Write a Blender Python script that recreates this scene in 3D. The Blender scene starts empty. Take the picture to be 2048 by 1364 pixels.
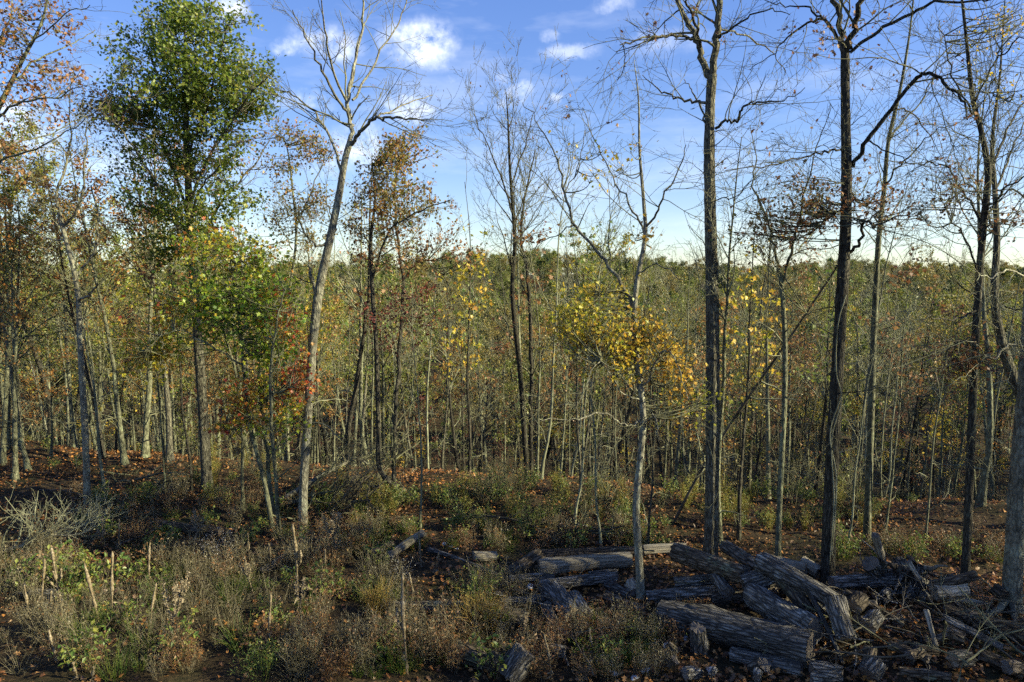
import bpy, math
import numpy as np
from mathutils import Vector, Matrix

# ------------------------------------------------------------------ camera, sky, sun, exposure
SC = bpy.context.scene
COL = SC.collection
F = 2048 * 24.0 / 36.0            # focal length in photograph pixels
PITCH = math.radians(5.9)
CAM = np.array([0.0, 0.0, 5.5])
cam = bpy.data.cameras.new('camera')
cam.lens = 24.0; cam.sensor_width = 36.0; cam.clip_end = 6000.0
cam_o = bpy.data.objects.new('camera', cam); COL.objects.link(cam_o)
cam_o.location = CAM; cam_o.rotation_euler = (math.radians(90) - PITCH, 0, 0)
SC.camera = cam_o

SUN_AZ = math.radians(103)        # from straight ahead, clockwise to the right
SUN_EL = math.radians(25)
SUN_V = Vector((math.cos(SUN_EL) * math.sin(SUN_AZ), math.cos(SUN_EL) * math.cos(SUN_AZ), math.sin(SUN_EL)))
sun = bpy.data.lights.new('sun', 'SUN'); sun.energy = 5.0; sun.angle = math.radians(0.5); sun.color = (1.0, 0.9, 0.6)
sun_o = bpy.data.objects.new('sun', sun); COL.objects.link(sun_o)
sun_o.rotation_euler = SUN_V.to_track_quat('Z', 'Y').to_euler(); sun_o.location = (30, -15, 40)
SC.view_settings.view_transform = 'Standard'; SC.view_settings.look = 'None'
SC.view_settings.exposure = 1.45; SC.view_settings.gamma = 1.0
SC.view_settings.use_curve_mapping = False
SC.cycles.max_bounces = 3; SC.cycles.diffuse_bounces = 2; SC.cycles.transmission_bounces = 2
SC.cycles.debug_use_spatial_splits = True; SC.cycles.use_adaptive_sampling = True; SC.cycles.adaptive_threshold = 0.03
SC.cycles.glossy_bounces = 2; SC.cycles.use_denoising = False


def ray(px, py):
    cx = (px - 1024.0) / F; cy = (682.0 - py) / F
    return np.array([cx, math.cos(PITCH) + math.sin(PITCH) * cy, -math.sin(PITCH) + math.cos(PITCH) * cy])


def at(px, py, Y):
    d = ray(px, py)
    return CAM + d * (Y / d[1])


W = bpy.data.worlds.new('World'); SC.world = W; W.use_nodes = True
nt = W.node_tree; nt.nodes.clear()


def N(t, kind, **kw):
    n = t.nodes.new(kind)
    for k, v in kw.items():
        if k.startswith('i_'):
            key = k[2:]
            key = int(key) if key.isdigit() else key.replace('_', ' ')
            n.inputs[key].default_value = v
        else:
            setattr(n, k, v)
    return n


def build_sky():
    L = nt.links.new
    sky = N(nt, 'ShaderNodeTexSky', sky_type='NISHITA')
    sky.sun_disc = False; sky.sun_elevation = SUN_EL; sky.sun_rotation = SUN_AZ
    sky.altitude = 300; sky.air_density = 1.0; sky.dust_density = 0.15; sky.ozone_density = 4.0
    tc = N(nt, 'ShaderNodeTexCoord')
    n1 = N(nt, 'ShaderNodeTexNoise', i_Scale=9.0, i_Detail=7.0, i_Roughness=0.62)
    L(tc.outputs['Generated'], n1.inputs['Vector'])
    sub = N(nt, 'ShaderNodeVectorMath', operation='SUBTRACT'); sub.inputs[1].default_value = (.5, .5, .5)
    L(n1.outputs['Color'], sub.inputs[0])
    sc = N(nt, 'ShaderNodeVectorMath', operation='SCALE'); sc.inputs['Scale'].default_value = 0.085
    L(sub.outputs[0], sc.inputs[0])
    wp = N(nt, 'ShaderNodeVectorMath', operation='ADD')
    L(tc.outputs['Generated'], wp.inputs[0]); L(sc.outputs[0], wp.inputs[1])
    clouds = [(835, 88, 62, 44, 1.0), (800, 70, 40, 34, .9), (650, 85, 62, 34, .75), (575, 92, 32, 14, .6), (455, 22, 34, 24, .85),
              (830, 210, 62, 22, .8), (45, 245, 62, 30, .95), (720, 300, 70, 42, .75), (650, 345, 50, 22, .55), (262, 300, 45, 12, .5),
              (1030, 188, 44, 15, .75), (905, 160, 26, 20, .42), (1005, 158, 22, 8, .45), (845, 130, 22, 10, .5), (1150, 105, 60, 14, .38),
              (1110, 70, 20, 12, .32), (1125, 198, 18, 8, .4), (600, 205, 55, 16, .5), (1235, 5, 40, 12, .38), (940, 192, 20, 8, .35),
              (1330, 95, 90, 22, .28), (1980, 420, 120, 30, .4), (1800, 430, 120, 22, .28), (250, 330, 90, 30, .4)]
    acc = None
    items = []
    for px, py, rx, ry, s in clouds:
        d = ray(px, py); d = d / np.linalg.norm(d)
        items.append((d, rx / F, ry / F, s))
    rs = np.random.default_rng(77)
    for k in range(14):                                   # the same small clouds all round the sky
        a = rs.uniform(math.radians(50), math.radians(310)); e = rs.uniform(.08, .55)
        items.append((np.array([math.cos(e) * math.sin(a), math.cos(e) * math.cos(a), math.sin(e)]),
                      rs.uniform(.03, .08), rs.uniform(.012, .03), rs.uniform(.4, .9)))
    for d, sx, sz, s in items:
        v = N(nt, 'ShaderNodeVectorMath', operation='SUBTRACT'); L(wp.outputs[0], v.inputs[0]); v.inputs[1].default_value = d
        m = N(nt, 'ShaderNodeVectorMath', operation='MULTIPLY'); L(v.outputs[0], m.inputs[0])
        m.inputs[1].default_value = (1 / sx, 1 / sx, 1 / sz)
        ln = N(nt, 'ShaderNodeVectorMath', operation='LENGTH'); L(m.outputs[0], ln.inputs[0])
        mr = N(nt, 'ShaderNodeMapRange'); mr.interpolation_type = 'SMOOTHSTEP'
        mr.inputs['From Min'].default_value = 1.35; mr.inputs['From Max'].default_value = 0.2
        mr.inputs['To Min'].default_value = 0.0; mr.inputs['To Max'].default_value = s
        L(ln.outputs['Value'], mr.inputs['Value'])
        if acc is None:
            acc = mr.outputs[0]
        else:
            mx = N(nt, 'ShaderNodeMath', operation='MAXIMUM'); L(acc, mx.inputs[0]); L(mr.outputs[0], mx.inputs[1]); acc = mx.outputs[0]
    n2 = N(nt, 'ShaderNodeTexNoise', i_Scale=26.0, i_Detail=8.0, i_Roughness=0.65)
    L(tc.outputs['Generated'], n2.inputs['Vector'])
    mr2 = N(nt, 'ShaderNodeMapRange'); mr2.inputs['From Min'].default_value = .36; mr2.inputs['From Max'].default_value = .64
    L(n2.outputs['Fac'], mr2.inputs['Value'])
    mul = N(nt, 'ShaderNodeMath', operation='MULTIPLY'); L(acc, mul.inputs[0]); L(mr2.outputs[0], mul.inputs[1])
    # thin high veil
    mp = N(nt, 'ShaderNodeMapping'); mp.inputs['Scale'].default_value = (2.2, 2.2, 9.0)
    L(tc.outputs['Generated'], mp.inputs['Vector'])
    n3 = N(nt, 'ShaderNodeTexNoise', i_Scale=2.0, i_Detail=6.0, i_Roughness=0.6); L(mp.outputs[0], n3.inputs['Vector'])
    mr3 = N(nt, 'ShaderNodeMapRange'); mr3.inputs['From Min'].default_value = .5; mr3.inputs['From Max'].default_value = .8
    mr3.inputs['To Max'].default_value = .22
    L(n3.outputs['Fac'], mr3.inputs['Value'])
    mx = N(nt, 'ShaderNodeMath', operation='MAXIMUM'); L(mul.outputs[0], mx.inputs[0]); L(mr3.outputs[0], mx.inputs[1])
    hs = N(nt, 'ShaderNodeHueSaturation'); hs.inputs['Saturation'].default_value = 1.42; hs.inputs['Hue'].default_value = 0.524
    hs.inputs['Value'].default_value = 1.5
    gm = N(nt, 'ShaderNodeGamma'); gm.inputs['Gamma'].default_value = .64; L(sky.outputs[0], gm.inputs['Color']); L(gm.outputs[0], hs.inputs['Color'])
    mix = N(nt, 'ShaderNodeMix', data_type='RGBA'); L(mx.outputs[0], mix.inputs['Factor'])
    L(hs.outputs[0], mix.inputs['A']); mix.inputs['B'].default_value = (6.6, 6.8, 7.1, 1)
    bg = N(nt, 'ShaderNodeBackground'); bg.inputs['Strength'].default_value = 0.09
    L(mix.outputs['Result'], bg.inputs['Color'])
    out = N(nt, 'ShaderNodeOutputWorld'); L(bg.outputs[0], out.inputs[0])


build_sky()

# ------------------------------------------------------------------ helpers
RNG = np.random.default_rng(20241)


def nrm(v):
    return v / np.maximum(np.linalg.norm(v, axis=-1, keepdims=True), 1e-9)


def sstep(a, b, x):
    t = np.clip((x - a) / (b - a), 0, 1)
    return t * t * (3 - 2 * t)


def terrain(x, y):
    x = np.asarray(x, float); y = np.asarray(y, float)
    z = 0.10 * np.sin(x * .55 + 1.3) * np.sin(y * .47) + .05 * np.sin(x * 1.7 + y * 1.3) + .03 * np.sin(x * 3.1 - y * 2.7)
    z = z * (1 - sstep(40, 80, y))
    edge = 17.3 - .22 * np.clip(x, -16, 10)
    z = z - 13.5 * (1 - np.exp(-(np.maximum(0, y - edge) / 19.0) ** 1.4))
    z = z + (10.3 + 2.4 * np.sin(x * .017 + 1.2) + 1.3 * np.sin(x * .05 + .4)) * sstep(120, 265, y) - 14 * sstep(330, 600, y)
    z = z + 1.2 * np.sin(x * .031 + 2) * sstep(50, 120, y)
    z = z + .25 * np.exp(-((x - 5.2) / 3.0) ** 2 - ((y - 9.6) / 1.8) ** 2)       # hump under the log pile
    return z


def hit(px, py, lift=0.0):
    d = ray(px, py)
    t = 3.0
    while t < 900:
        p = CAM + d * t
        if p[2] <= float(terrain(p[0], p[1])) + lift:
            break
        t += .05 if t < 40 else .5
    return CAM + d * t


def tubes(P, R, sides):
    """P (N,n,3) polylines, R (N,n) radii -> verts, quads"""
    P = np.asarray(P, float); R = np.asarray(R, float)
    if P.ndim == 2:
        P = P[None]; R = R[None]
    Nn, n = P.shape[:2]
    T = np.empty_like(P)
    T[:, 1:-1] = P[:, 2:] - P[:, :-2]; T[:, 0] = P[:, 1] - P[:, 0]; T[:, -1] = P[:, -1] - P[:, -2]
    T = nrm(T)
    m = nrm(T.mean(1))
    k = np.argmin(np.abs(m), axis=1)
    ref = np.eye(3)[k]
    ref = nrm(ref - m * (ref * m).sum(1, keepdims=True))
    U = nrm(np.cross(T, ref[:, None, :])); V = np.cross(T, U)
    a = np.arange(sides) * 2 * math.pi / sides
    ring = U[:, :, None, :] * np.cos(a)[None, None, :, None] + V[:, :, None, :] * np.sin(a)[None, None, :, None]
    verts = P[:, :, None, :] + ring * R[:, :, None, None]
    base = (np.arange(Nn) * n * sides)[:, None, None] + (np.arange(n - 1) * sides)[None, :, None]
    s = np.arange(sides); s2 = (s + 1) % sides
    q = np.stack([base + s, base + s2, base + s2 + sides, base + s + sides], -1)
    return verts.reshape(-1, 3), q.reshape(-1, 4)


class Geo:
    def __init__(self):
        self.V = []; self.L = []; self.C = []; self.T = []; self.M = []; self.S = []; self.n = 0

    def add(self, V, Fc, t=0.5, mat=0, smooth=True):
        V = np.asarray(V, float); Fc = np.asarray(Fc, int)
        if len(V) == 0:
            return self
        self.V.append(V); self.L.append((Fc + self.n).ravel())
        k = len(Fc)
        self.C.append(np.full(k, Fc.shape[1])); self.T.append(np.broadcast_to(np.asarray(t, float), (k,)))
        self.M.append(np.full(k, mat)); self.S.append(np.full(k, smooth)); self.n += len(V)
        return self

    def tube(self, P, R, sides=5, t=0.5, mat=0):
        return self.add(*tubes(P, R, sides), t=t, mat=mat)

    def mesh(self, name, mats):
        me = bpy.data.meshes.new(name)
        if self.n:
            V = np.concatenate(self.V); Lp = np.concatenate(self.L); C = np.concatenate(self.C)
            me.vertices.add(len(V)); me.vertices.foreach_set('co', V.ravel())
            me.loops.add(len(Lp)); me.loops.foreach_set('vertex_index', Lp)
            me.polygons.add(len(C)); st = np.concatenate([[0], np.cumsum(C)[:-1]])
            me.polygons.foreach_set('loop_start', st); me.polygons.foreach_set('loop_total', C)
            me.polygons.foreach_set('material_index', np.concatenate(self.M))
            me.polygons.foreach_set('use_smooth', np.concatenate(self.S))
            at_ = me.attributes.new('t', 'FLOAT', 'FACE'); at_.data.foreach_set('value', np.concatenate(self.T))
            me.update(calc_edges=True)
        for m in mats if isinstance(mats, (list, tuple)) else [mats]:
            me.materials.append(m)
        return me

    def tris(self):
        return int(sum((c - 2).sum() for c in self.C))


LEAF = {
    'quad': np.array([(0, 0, 0), (.3, .45, .1), (0, 1, -.05), (-.3, .45, .1)], float),
    'oak': np.array([(0, 0, 0), (.12, .2, .02), (.34, .3, .06), (.16, .45, .02), (.38, .66, .08), (.14, .75, 0), (0, 1, -.08),
                     (-.14, .75, 0), (-.38, .66, .08), (-.16, .45, .02), (-.34, .3, .06), (-.12, .2, .02)], float),
    'star': np.array([(0, 0, 0), (.3, .1, .05), (.22, .32, .02), (.6, .5, .12), (.24, .6, .02), (0, 1, -.08),
                      (-.24, .6, .02), (-.6, .5, .12), (-.22, .32, .02), (-.3, .1, .05)], float),
    'long': np.array([(0, 0, 0), (.13, .45, .06), (0, 1, -.25), (-.13, .45, .06)], float),
}


def leaves(rng, pos, size, kind, droop=.5, flat=0.0):
    tp = LEAF[kind]; n = len(pos); k = len(tp)
    y = rng.normal(size=(n, 3)); y[:, 2] -= droop; y[:, 2] *= (1 - flat); y = nrm(y)
    z = rng.normal(size=(n, 3)); z[:, 2] += .8 + 6 * flat
    x = nrm(np.cross(y, z)); z = np.cross(x, y)
    s = size[:, None, None] if np.ndim(size) else size
    V = pos[:, None, :] + s * (tp[None, :, 0, None] * x[:, None] + tp[None, :, 1, None] * y[:, None] + tp[None, :, 2, None] * z[:, None])
    return V.reshape(-1, 3), (np.arange(n)[:, None] * k + np.arange(k)[None])


def grow(rng, P, D, L, R, n, wig, trop, taper=.3):
    pts = [P]; D = nrm(D)
    for i in range(n):
        D = nrm(D + wig * rng.normal(size=D.shape) + np.array([0, 0, trop]))
        P = P + D * (L / n)[:, None]; pts.append(P)
    s = np.linspace(0, 1, n + 1)
    return np.stack(pts, 1), R[:, None] * (1 - (1 - taper) * s)


def spawn(rng, pts, rad, k, t0, t1, a0, a1, lr, PL, rr=.6, rmin=.004):
    Nn, n1 = pts.shape[:2]; n = n1 - 1
    t = rng.uniform(t0, t1, (Nn, k)); f = t * n; i = np.minimum(f.astype(int), n - 1); w = (f - i)[..., None]
    rows = np.arange(Nn)[:, None]
    p = pts[rows, i] * (1 - w) + pts[rows, i + 1] * w
    tan = nrm(pts[rows, i + 1] - pts[rows, i])
    r = rad[rows, i] * (1 - w[..., 0]) + rad[rows, i + 1] * w[..., 0]
    v = rng.normal(size=p.shape); v = nrm(v - tan * (v * tan).sum(-1, keepdims=True))
    a = rng.uniform(a0, a1, (Nn, k))[..., None]
    D = np.cos(a) * tan + np.sin(a) * v
    Lc = PL[:, None] * lr * rng.uniform(.55, 1.25, (Nn, k)) * (1.15 - .7 * t)
    return p.reshape(-1, 3), D.reshape(-1, 3), Lc.ravel(), np.maximum(r.ravel() * rr, rmin)


def smooth(ctrl, m=6):
    """Catmull-Rom through control rows (any number of columns)"""
    c = np.asarray(ctrl, float)
    if len(c) < 3:
        s = np.linspace(0, 1, 2 * m)[:, None]; return c[0] * (1 - s) + c[-1] * s
    c = np.vstack([2 * c[0] - c[1], c, 2 * c[-1] - c[-2]])
    out = []
    for i in range(1, len(c) - 2):
        t = np.linspace(0, 1, m, endpoint=False)[:, None]
        a, b, d, e = c[i - 1], c[i], c[i + 1], c[i + 2]
        out.append(.5 * (2 * b + (d - a) * t + (2 * a - 5 * b + 4 * d - e) * t ** 2 + (3 * b - a - 3 * d + e) * t ** 3))
    out.append(c[-2][None])
    return np.vstack(out)


# ------------------------------------------------------------------ materials
def new_mat(name):
    m = bpy.data.materials.new(name); m.use_nodes = True
    t = m.node_tree; t.nodes.clear()
    return m, t, N(t, 'ShaderNodeOutputMaterial')


def ramp(t, stops, interp='LINEAR'):
    r = N(t, 'ShaderNodeValToRGB'); e = r.color_ramp; e.interpolation = interp
    while len(e.elements) < len(stops):
        e.elements.new(.5)
    for el, (p, c) in zip(e.elements, stops):
        el.position = p; el.color = (*c, 1)
    return r


def bark_mat(name, dark, mid, pale, lichen=(.34, .36, .27), lich=.56, sc=(16, 16, 2.6), bump=.9, cr=1.0):
    m, t, o = new_mat(name); L = t.links.new
    tc = N(t, 'ShaderNodeTexCoord'); oi = N(t, 'ShaderNodeObjectInfo')
    ad = N(t, 'ShaderNodeVectorMath', operation='MULTIPLY_ADD')
    ad.inputs[1].default_value = (1, 1, 1)
    cmb = N(t, 'ShaderNodeVectorMath', operation='SCALE'); cmb.inputs[0].default_value = (37, 19, 23); L(oi.outputs['Random'], cmb.inputs['Scale'])
    L(tc.outputs['Object'], ad.inputs[0]); L(cmb.outputs[0], ad.inputs[2])
    mp = N(t, 'ShaderNodeMapping'); mp.inputs['Scale'].default_value = sc; L(ad.outputs[0], mp.inputs['Vector'])
    n1 = N(t, 'ShaderNodeTexNoise', i_Scale=1.0, i_Detail=6.0, i_Roughness=.7, i_Distortion=.25); L(mp.outputs[0], n1.inputs['Vector'])
    r1 = ramp(t, [(.32, dark), (.5, mid), (.7, pale)]); L(n1.outputs['Fac'], r1.inputs['Fac'])
    n2 = N(t, 'ShaderNodeTexNoise', i_Scale=3.2, i_Detail=8.0, i_Roughness=.7); L(ad.outputs[0], n2.inputs['Vector'])
    r2 = N(t, 'ShaderNodeMapRange'); r2.inputs['From Min'].default_value = lich; r2.inputs['From Max'].default_value = lich + .12
    r2.inputs['To Max'].default_value = .8
    L(n2.outputs['Fac'], r2.inputs['Value'])
    mx = N(t, 'ShaderNodeMix', data_type='RGBA'); L(r2.outputs[0], mx.inputs['Factor']); L(r1.outputs['Color'], mx.inputs['A'])
    mx.inputs['B'].default_value = (*lichen, 1)
    vo = N(t, 'ShaderNodeTexVoronoi', feature='DISTANCE_TO_EDGE'); vo.inputs['Scale'].default_value = .9
    L(mp.outputs[0], vo.inputs['Vector'])
    vr = N(t, 'ShaderNodeMapRange'); vr.inputs['From Max'].default_value = .22; vr.inputs['To Min'].default_value = 1 - .55 * cr
    L(vo.outputs['Distance'], vr.inputs['Value'])
    dk = N(t, 'ShaderNodeMix', data_type='RGBA', blend_type='MULTIPLY'); dk.inputs['Factor'].default_value = 1
    L(mx.outputs['Result'], dk.inputs['A']); L(vr.outputs[0], dk.inputs['B'])
    hm = N(t, 'ShaderNodeMath', operation='ADD'); L(n1.outputs['Fac'], hm.inputs[0]); L(vr.outputs[0], hm.inputs[1])
    bp = N(t, 'ShaderNodeBump'); bp.inputs['Strength'].default_value = bump; bp.inputs['Distance'].default_value = .03
    L(hm.outputs[0], bp.inputs['Height'])
    b = N(t, 'ShaderNodeBsdfPrincipled'); b.inputs['Roughness'].default_value = .9; b.inputs['Specular IOR Level'].default_value = .2
    vr2 = N(t, 'ShaderNodeMapRange'); vr2.inputs['To Min'].default_value = .62; vr2.inputs['To Max'].default_value = 1.2; L(oi.outputs['Random'], vr2.inputs['Value'])
    hv = N(t, 'ShaderNodeHueSaturation'); L(vr2.outputs[0], hv.inputs['Value']); L(dk.outputs['Result'], hv.inputs['Color'])
    L(hv.outputs[0], b.inputs['Base Color']); L(bp.outputs[0], b.inputs['Normal']); L(b.outputs[0], o.inputs[0])
    return m


def plain_mat(name, a, b_, sc=6.0, rough=.85):
    m, t, o = new_mat(name); L = t.links.new
    tc = N(t, 'ShaderNodeTexCoord'); n = N(t, 'ShaderNodeTexNoise', i_Scale=sc, i_Detail=4.0); L(tc.outputs['Object'], n.inputs['Vector'])
    r = ramp(t, [(.35, a), (.65, b_)]); L(n.outputs['Fac'], r.inputs['Fac'])
    b = N(t, 'ShaderNodeBsdfPrincipled'); b.inputs['Roughness'].default_value = rough; b.inputs['Specular IOR Level'].default_value = .2
    L(r.outputs['Color'], b.inputs['Base Color']); L(b.outputs[0], o.inputs[0])
    return m


def leaf_mat(name, cols, trans=.35):
    m, t, o = new_mat(name); L = t.links.new
    a = N(t, 'ShaderNodeAttribute', attribute_name='t')
    k = len(cols)
    r = ramp(t, [((i + .5) / k, c) for i, c in enumerate(cols)]); L(a.outputs['Fac'], r.inputs['Fac'])
    d = N(t, 'ShaderNodeBsdfDiffuse'); tr = N(t, 'ShaderNodeBsdfTranslucent'); g = N(t, 'ShaderNodeBsdfGlossy'); g.inputs['Roughness'].default_value = .45
    L(r.outputs['Color'], d.inputs['Color']); L(r.outputs['Color'], tr.inputs['Color']); g.inputs['Color'].default_value = (.5, .5, .5, 1)
    mx = N(t, 'ShaderNodeMixShader'); mx.inputs[0].default_value = trans; L(d.outputs[0], mx.inputs[1]); L(tr.outputs[0], mx.inputs[2])
    m2 = N(t, 'ShaderNodeMixShader'); m2.inputs[0].default_value = .05; L(mx.outputs[0], m2.inputs[1]); L(g.outputs[0], m2.inputs[2])
    L(m2.outputs[0], o.inputs[0])
    return m


B_GREY = bark_mat('bark_grey', (.03, .028, .02), (.13, .122, .088), (.27, .26, .19), lichen=(.3, .32, .21), lich=.55, sc=(26, 26, 6))
B_DARK = bark_mat('bark_dark', (.02, .018, .014), (.07, .064, .047), (.16, .15, .112), lichen=(.21, .22, .14), lich=.58, sc=(28, 28, 6))
B_PALE = bark_mat('bark_pale', (.07, .065, .048), (.2, .19, .14), (.34, .33, .25), lichen=(.37, .39, .28), lich=.52, sc=(18, 18, 7), bump=.6, cr=.8)
B_MID = bark_mat('bark_olive', (.045, .046, .028), (.145, .148, .092), (.27, .275, .18), lichen=(.29, .33, .2), lich=.53, sc=(18, 18, 6), bump=.6, cr=.8)
B_WOOD = bark_mat('bark_young', (.07, .072, .045), (.17, .175, .112), (.27, .275, .185), lichen=(.29, .31, .2), lich=.52, sc=(14, 14, 5), bump=.4, cr=.4)
LOG_GREY = bark_mat('weathered_log', (.05, .045, .038), (.18, .168, .145), (.4, .38, .33), lichen=(.5, .5, .44), lich=.56, sc=(24, 24, 4.2), bump=1.0, cr=1.35)
LOG_BROWN = bark_mat('brown_log', (.035, .028, .02), (.14, .112, .08), (.29, .24, .175), lichen=(.3, .32, .2), lich=.55, sc=(20, 20, 5), bump=1.0, cr=1.35)
LOG_PALE = bark_mat('bare_log', (.12, .1, .07), (.34, .3, .22), (.5, .46, .36), lichen=(.5, .48, .4), lich=.6, sc=(24, 24, 1.6), bump=.6, cr=.9)
TWIG = plain_mat('twig', (.055, .055, .03), (.175, .175, .1), 3.0)
TWIG_PALE = plain_mat('twig_pale', (.11, .11, .066), (.27, .275, .18), 3.0)
TWIG_DARK = plain_mat('twig_dark', (.04, .036, .025), (.12, .105, .075), 3.0)
DRY = leaf_mat('dry_stalk', [(.08, .06, .034), (.16, .125, .075), (.27, .225, .15), (.2, .155, .09)], .15)
L_OAK = leaf_mat('oak_leaf_green', [(.055, .1, .012), (.095, .155, .018), (.145, .2, .024), (.2, .25, .03), (.28, .26, .045)], .5)
L_OAKB = leaf_mat('oak_leaf_turning', [(.13, .16, .03), (.21, .2, .045), (.3, .21, .055), (.34, .17, .05), (.26, .12, .04)], .45)
L_BROWN = leaf_mat('oak_leaf_brown', [(.12, .055, .028), (.2, .09, .035), (.28, .135, .05), (.3, .175, .075), (.2, .12, .06)], .35)
L_ORANGE = leaf_mat('orange_leaf', [(.26, .1, .028), (.4, .17, .04), (.45, .24, .06), (.35, .2, .06), (.2, .16, .045)], .4)
L_YEL = leaf_mat('yellow_leaf', [(.24, .28, .03), (.46, .42, .04), (.6, .46, .05), (.6, .38, .05), (.48, .25, .05)], .45)
L_MAPLE = leaf_mat('maple_leaf', [(.09, .19, .02), (.15, .27, .026), (.22, .34, .03), (.33, .4, .035), (.5, .43, .04), (.56, .25, .04), (.48, .08, .04)], .55)
L_RED = leaf_mat('dark_red_leaf', [(.07, .022, .02), (.12, .035, .028), (.2, .055, .035), (.22, .09, .045)], .3)
L_GRN = leaf_mat('shrub_leaf', [(.05, .10, .02), (.09, .15, .03), (.15, .2, .04), (.25, .26, .05), (.3, .2, .05)], .4)
L_OLIVE = leaf_mat('distant_leaf_olive', [(.08, .12, .022), (.13, .175, .03), (.18, .215, .04), (.24, .24, .05), (.29, .22, .05)], .4)
L_LIME = leaf_mat('yellow_green_leaf', [(.13, .17, .03), (.2, .24, .035), (.28, .28, .045), (.36, .29, .05), (.36, .2, .05)], .45)
L_PINE = leaf_mat('pine_needles', [(.03, .055, .018), (.05, .08, .025), (.075, .105, .035)], .2)
L_RUST = leaf_mat('distant_leaf_rust', [(.14, .125, .035), (.2, .165, .045), (.26, .19, .05), (.22, .2, .05)], .4)
LITTER = leaf_mat('fallen_leaf', [(.07, .035, .018), (.15, .065, .026), (.29, .12, .035), (.42, .2, .05), (.25, .15, .07), (.09, .05, .027)], .15)


def ground_mat():
    m, t, o = new_mat('forest_floor'); L = t.links.new
    tc = N(t, 'ShaderNodeTexCoord')
    n1 = N(t, 'ShaderNodeTexNoise', i_Scale=14.0, i_Detail=8.0, i_Roughness=.75); L(tc.outputs['Object'], n1.inputs['Vector'])
    r1 = ramp(t, [(.3, (.012, .01, .007)), (.48, (.034, .026, .016)), (.6, (.075, .052, .028)), (.75, (.12, .09, .055))]); L(n1.outputs['Fac'], r1.inputs['Fac'])
    n2 = N(t, 'ShaderNodeTexNoise', i_Scale=.6, i_Detail=5.0, i_Roughness=.6); L(tc.outputs['Object'], n2.inputs['Vector'])
    r2 = N(t, 'ShaderNodeMapRange'); r2.inputs['From Min'].default_value = .5; r2.inputs['From Max'].default_value = .68; r2.inputs['To Max'].default_value = .6
    L(n2.outputs['Fac'], r2.inputs['Value'])
    mx = N(t, 'ShaderNodeMix', data_type='RGBA'); L(r2.outputs[0], mx.inputs['Factor']); L(r1.outputs['Color'], mx.inputs['A']); mx.inputs['B'].default_value = (.035, .045, .016, 1)
    bp = N(t, 'ShaderNodeBump'); bp.inputs['Strength'].default_value = 1; bp.inputs['Distance'].default_value = .06; L(n1.outputs['Fac'], bp.inputs['Height'])
    b = N(t, 'ShaderNodeBsdfPrincipled'); b.inputs['Roughness'].default_value = .95; b.inputs['Specular IOR Level'].default_value = .1
    L(mx.outputs['Result'], b.inputs['Base Color']); L(bp.outputs[0], b.inputs['Normal']); L(b.outputs[0], o.inputs[0])
    return m


def ring_mat(name, a, b_):
    m, t, o = new_mat(name); L = t.links.new
    tc = N(t, 'ShaderNodeTexCoord')
    sp = N(t, 'ShaderNodeSeparateXYZ'); L(tc.outputs['Object'], sp.inputs[0])
    cb = N(t, 'ShaderNodeCombineXYZ'); L(sp.outputs[0], cb.inputs[0]); L(sp.outputs[1], cb.inputs[1])
    w = N(t, 'ShaderNodeTexWave', wave_type='RINGS', rings_direction='Z'); w.inputs['Scale'].default_value = 14; w.inputs['Distortion'].default_value = 2.5; w.inputs['Detail'].default_value = 3
    L(cb.outputs[0], w.inputs['Vector'])
    n = N(t, 'ShaderNodeTexNoise', i_Scale=9.0, i_Detail=5.0); L(tc.outputs['Object'], n.inputs['Vector'])
    md = N(t, 'ShaderNodeMath', operation='MULTIPLY'); L(w.outputs['Fac'], md.inputs[0]); L(n.outputs['Fac'], md.inputs[1])
    r = ramp(t, [(.1, a), (.5, b_)]); L(md.outputs[0], r.inputs['Fac'])
    b = N(t, 'ShaderNodeBsdfPrincipled'); b.inputs['Roughness'].default_value = .85
    L(r.outputs['Color'], b.inputs['Base Color']); L(b.outputs[0], o.inputs[0])
    return m


CUT = ring_mat('sawn_wood', (.1, .075, .05), (.3, .24, .16))
CUT_OLD = ring_mat('old_sawn_wood', (.05, .042, .034), (.17, .14, .11))
GROUND = ground_mat()
STONE = plain_mat('stone', (.3, .3, .3), (.55, .55, .54), 14)


# ------------------------------------------------------------------ object helpers
def empty(name, loc, rz=0.0, label=None, cat=None, group=None):
    o = bpy.data.objects.new(name, None); COL.objects.link(o)
    o.location = loc; o.rotation_euler = (0, 0, rz); o.empty_display_size = .2
    tag(o, label, cat, group)
    return o


def tag(o, label=None, cat=None, group=None, kind=None):
    if label: o['label'] = label
    if cat: o['category'] = cat
    if group: o['group'] = group
    if kind: o['kind'] = kind
    return o


def part(name, me, parent=None, kind=None, label=None):
    o = bpy.data.objects.new(name, me); COL.objects.link(o)
    if parent is not None: o.parent = parent
    if kind: o['kind'] = kind
    if label: o['label'] = label
    return o


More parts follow.
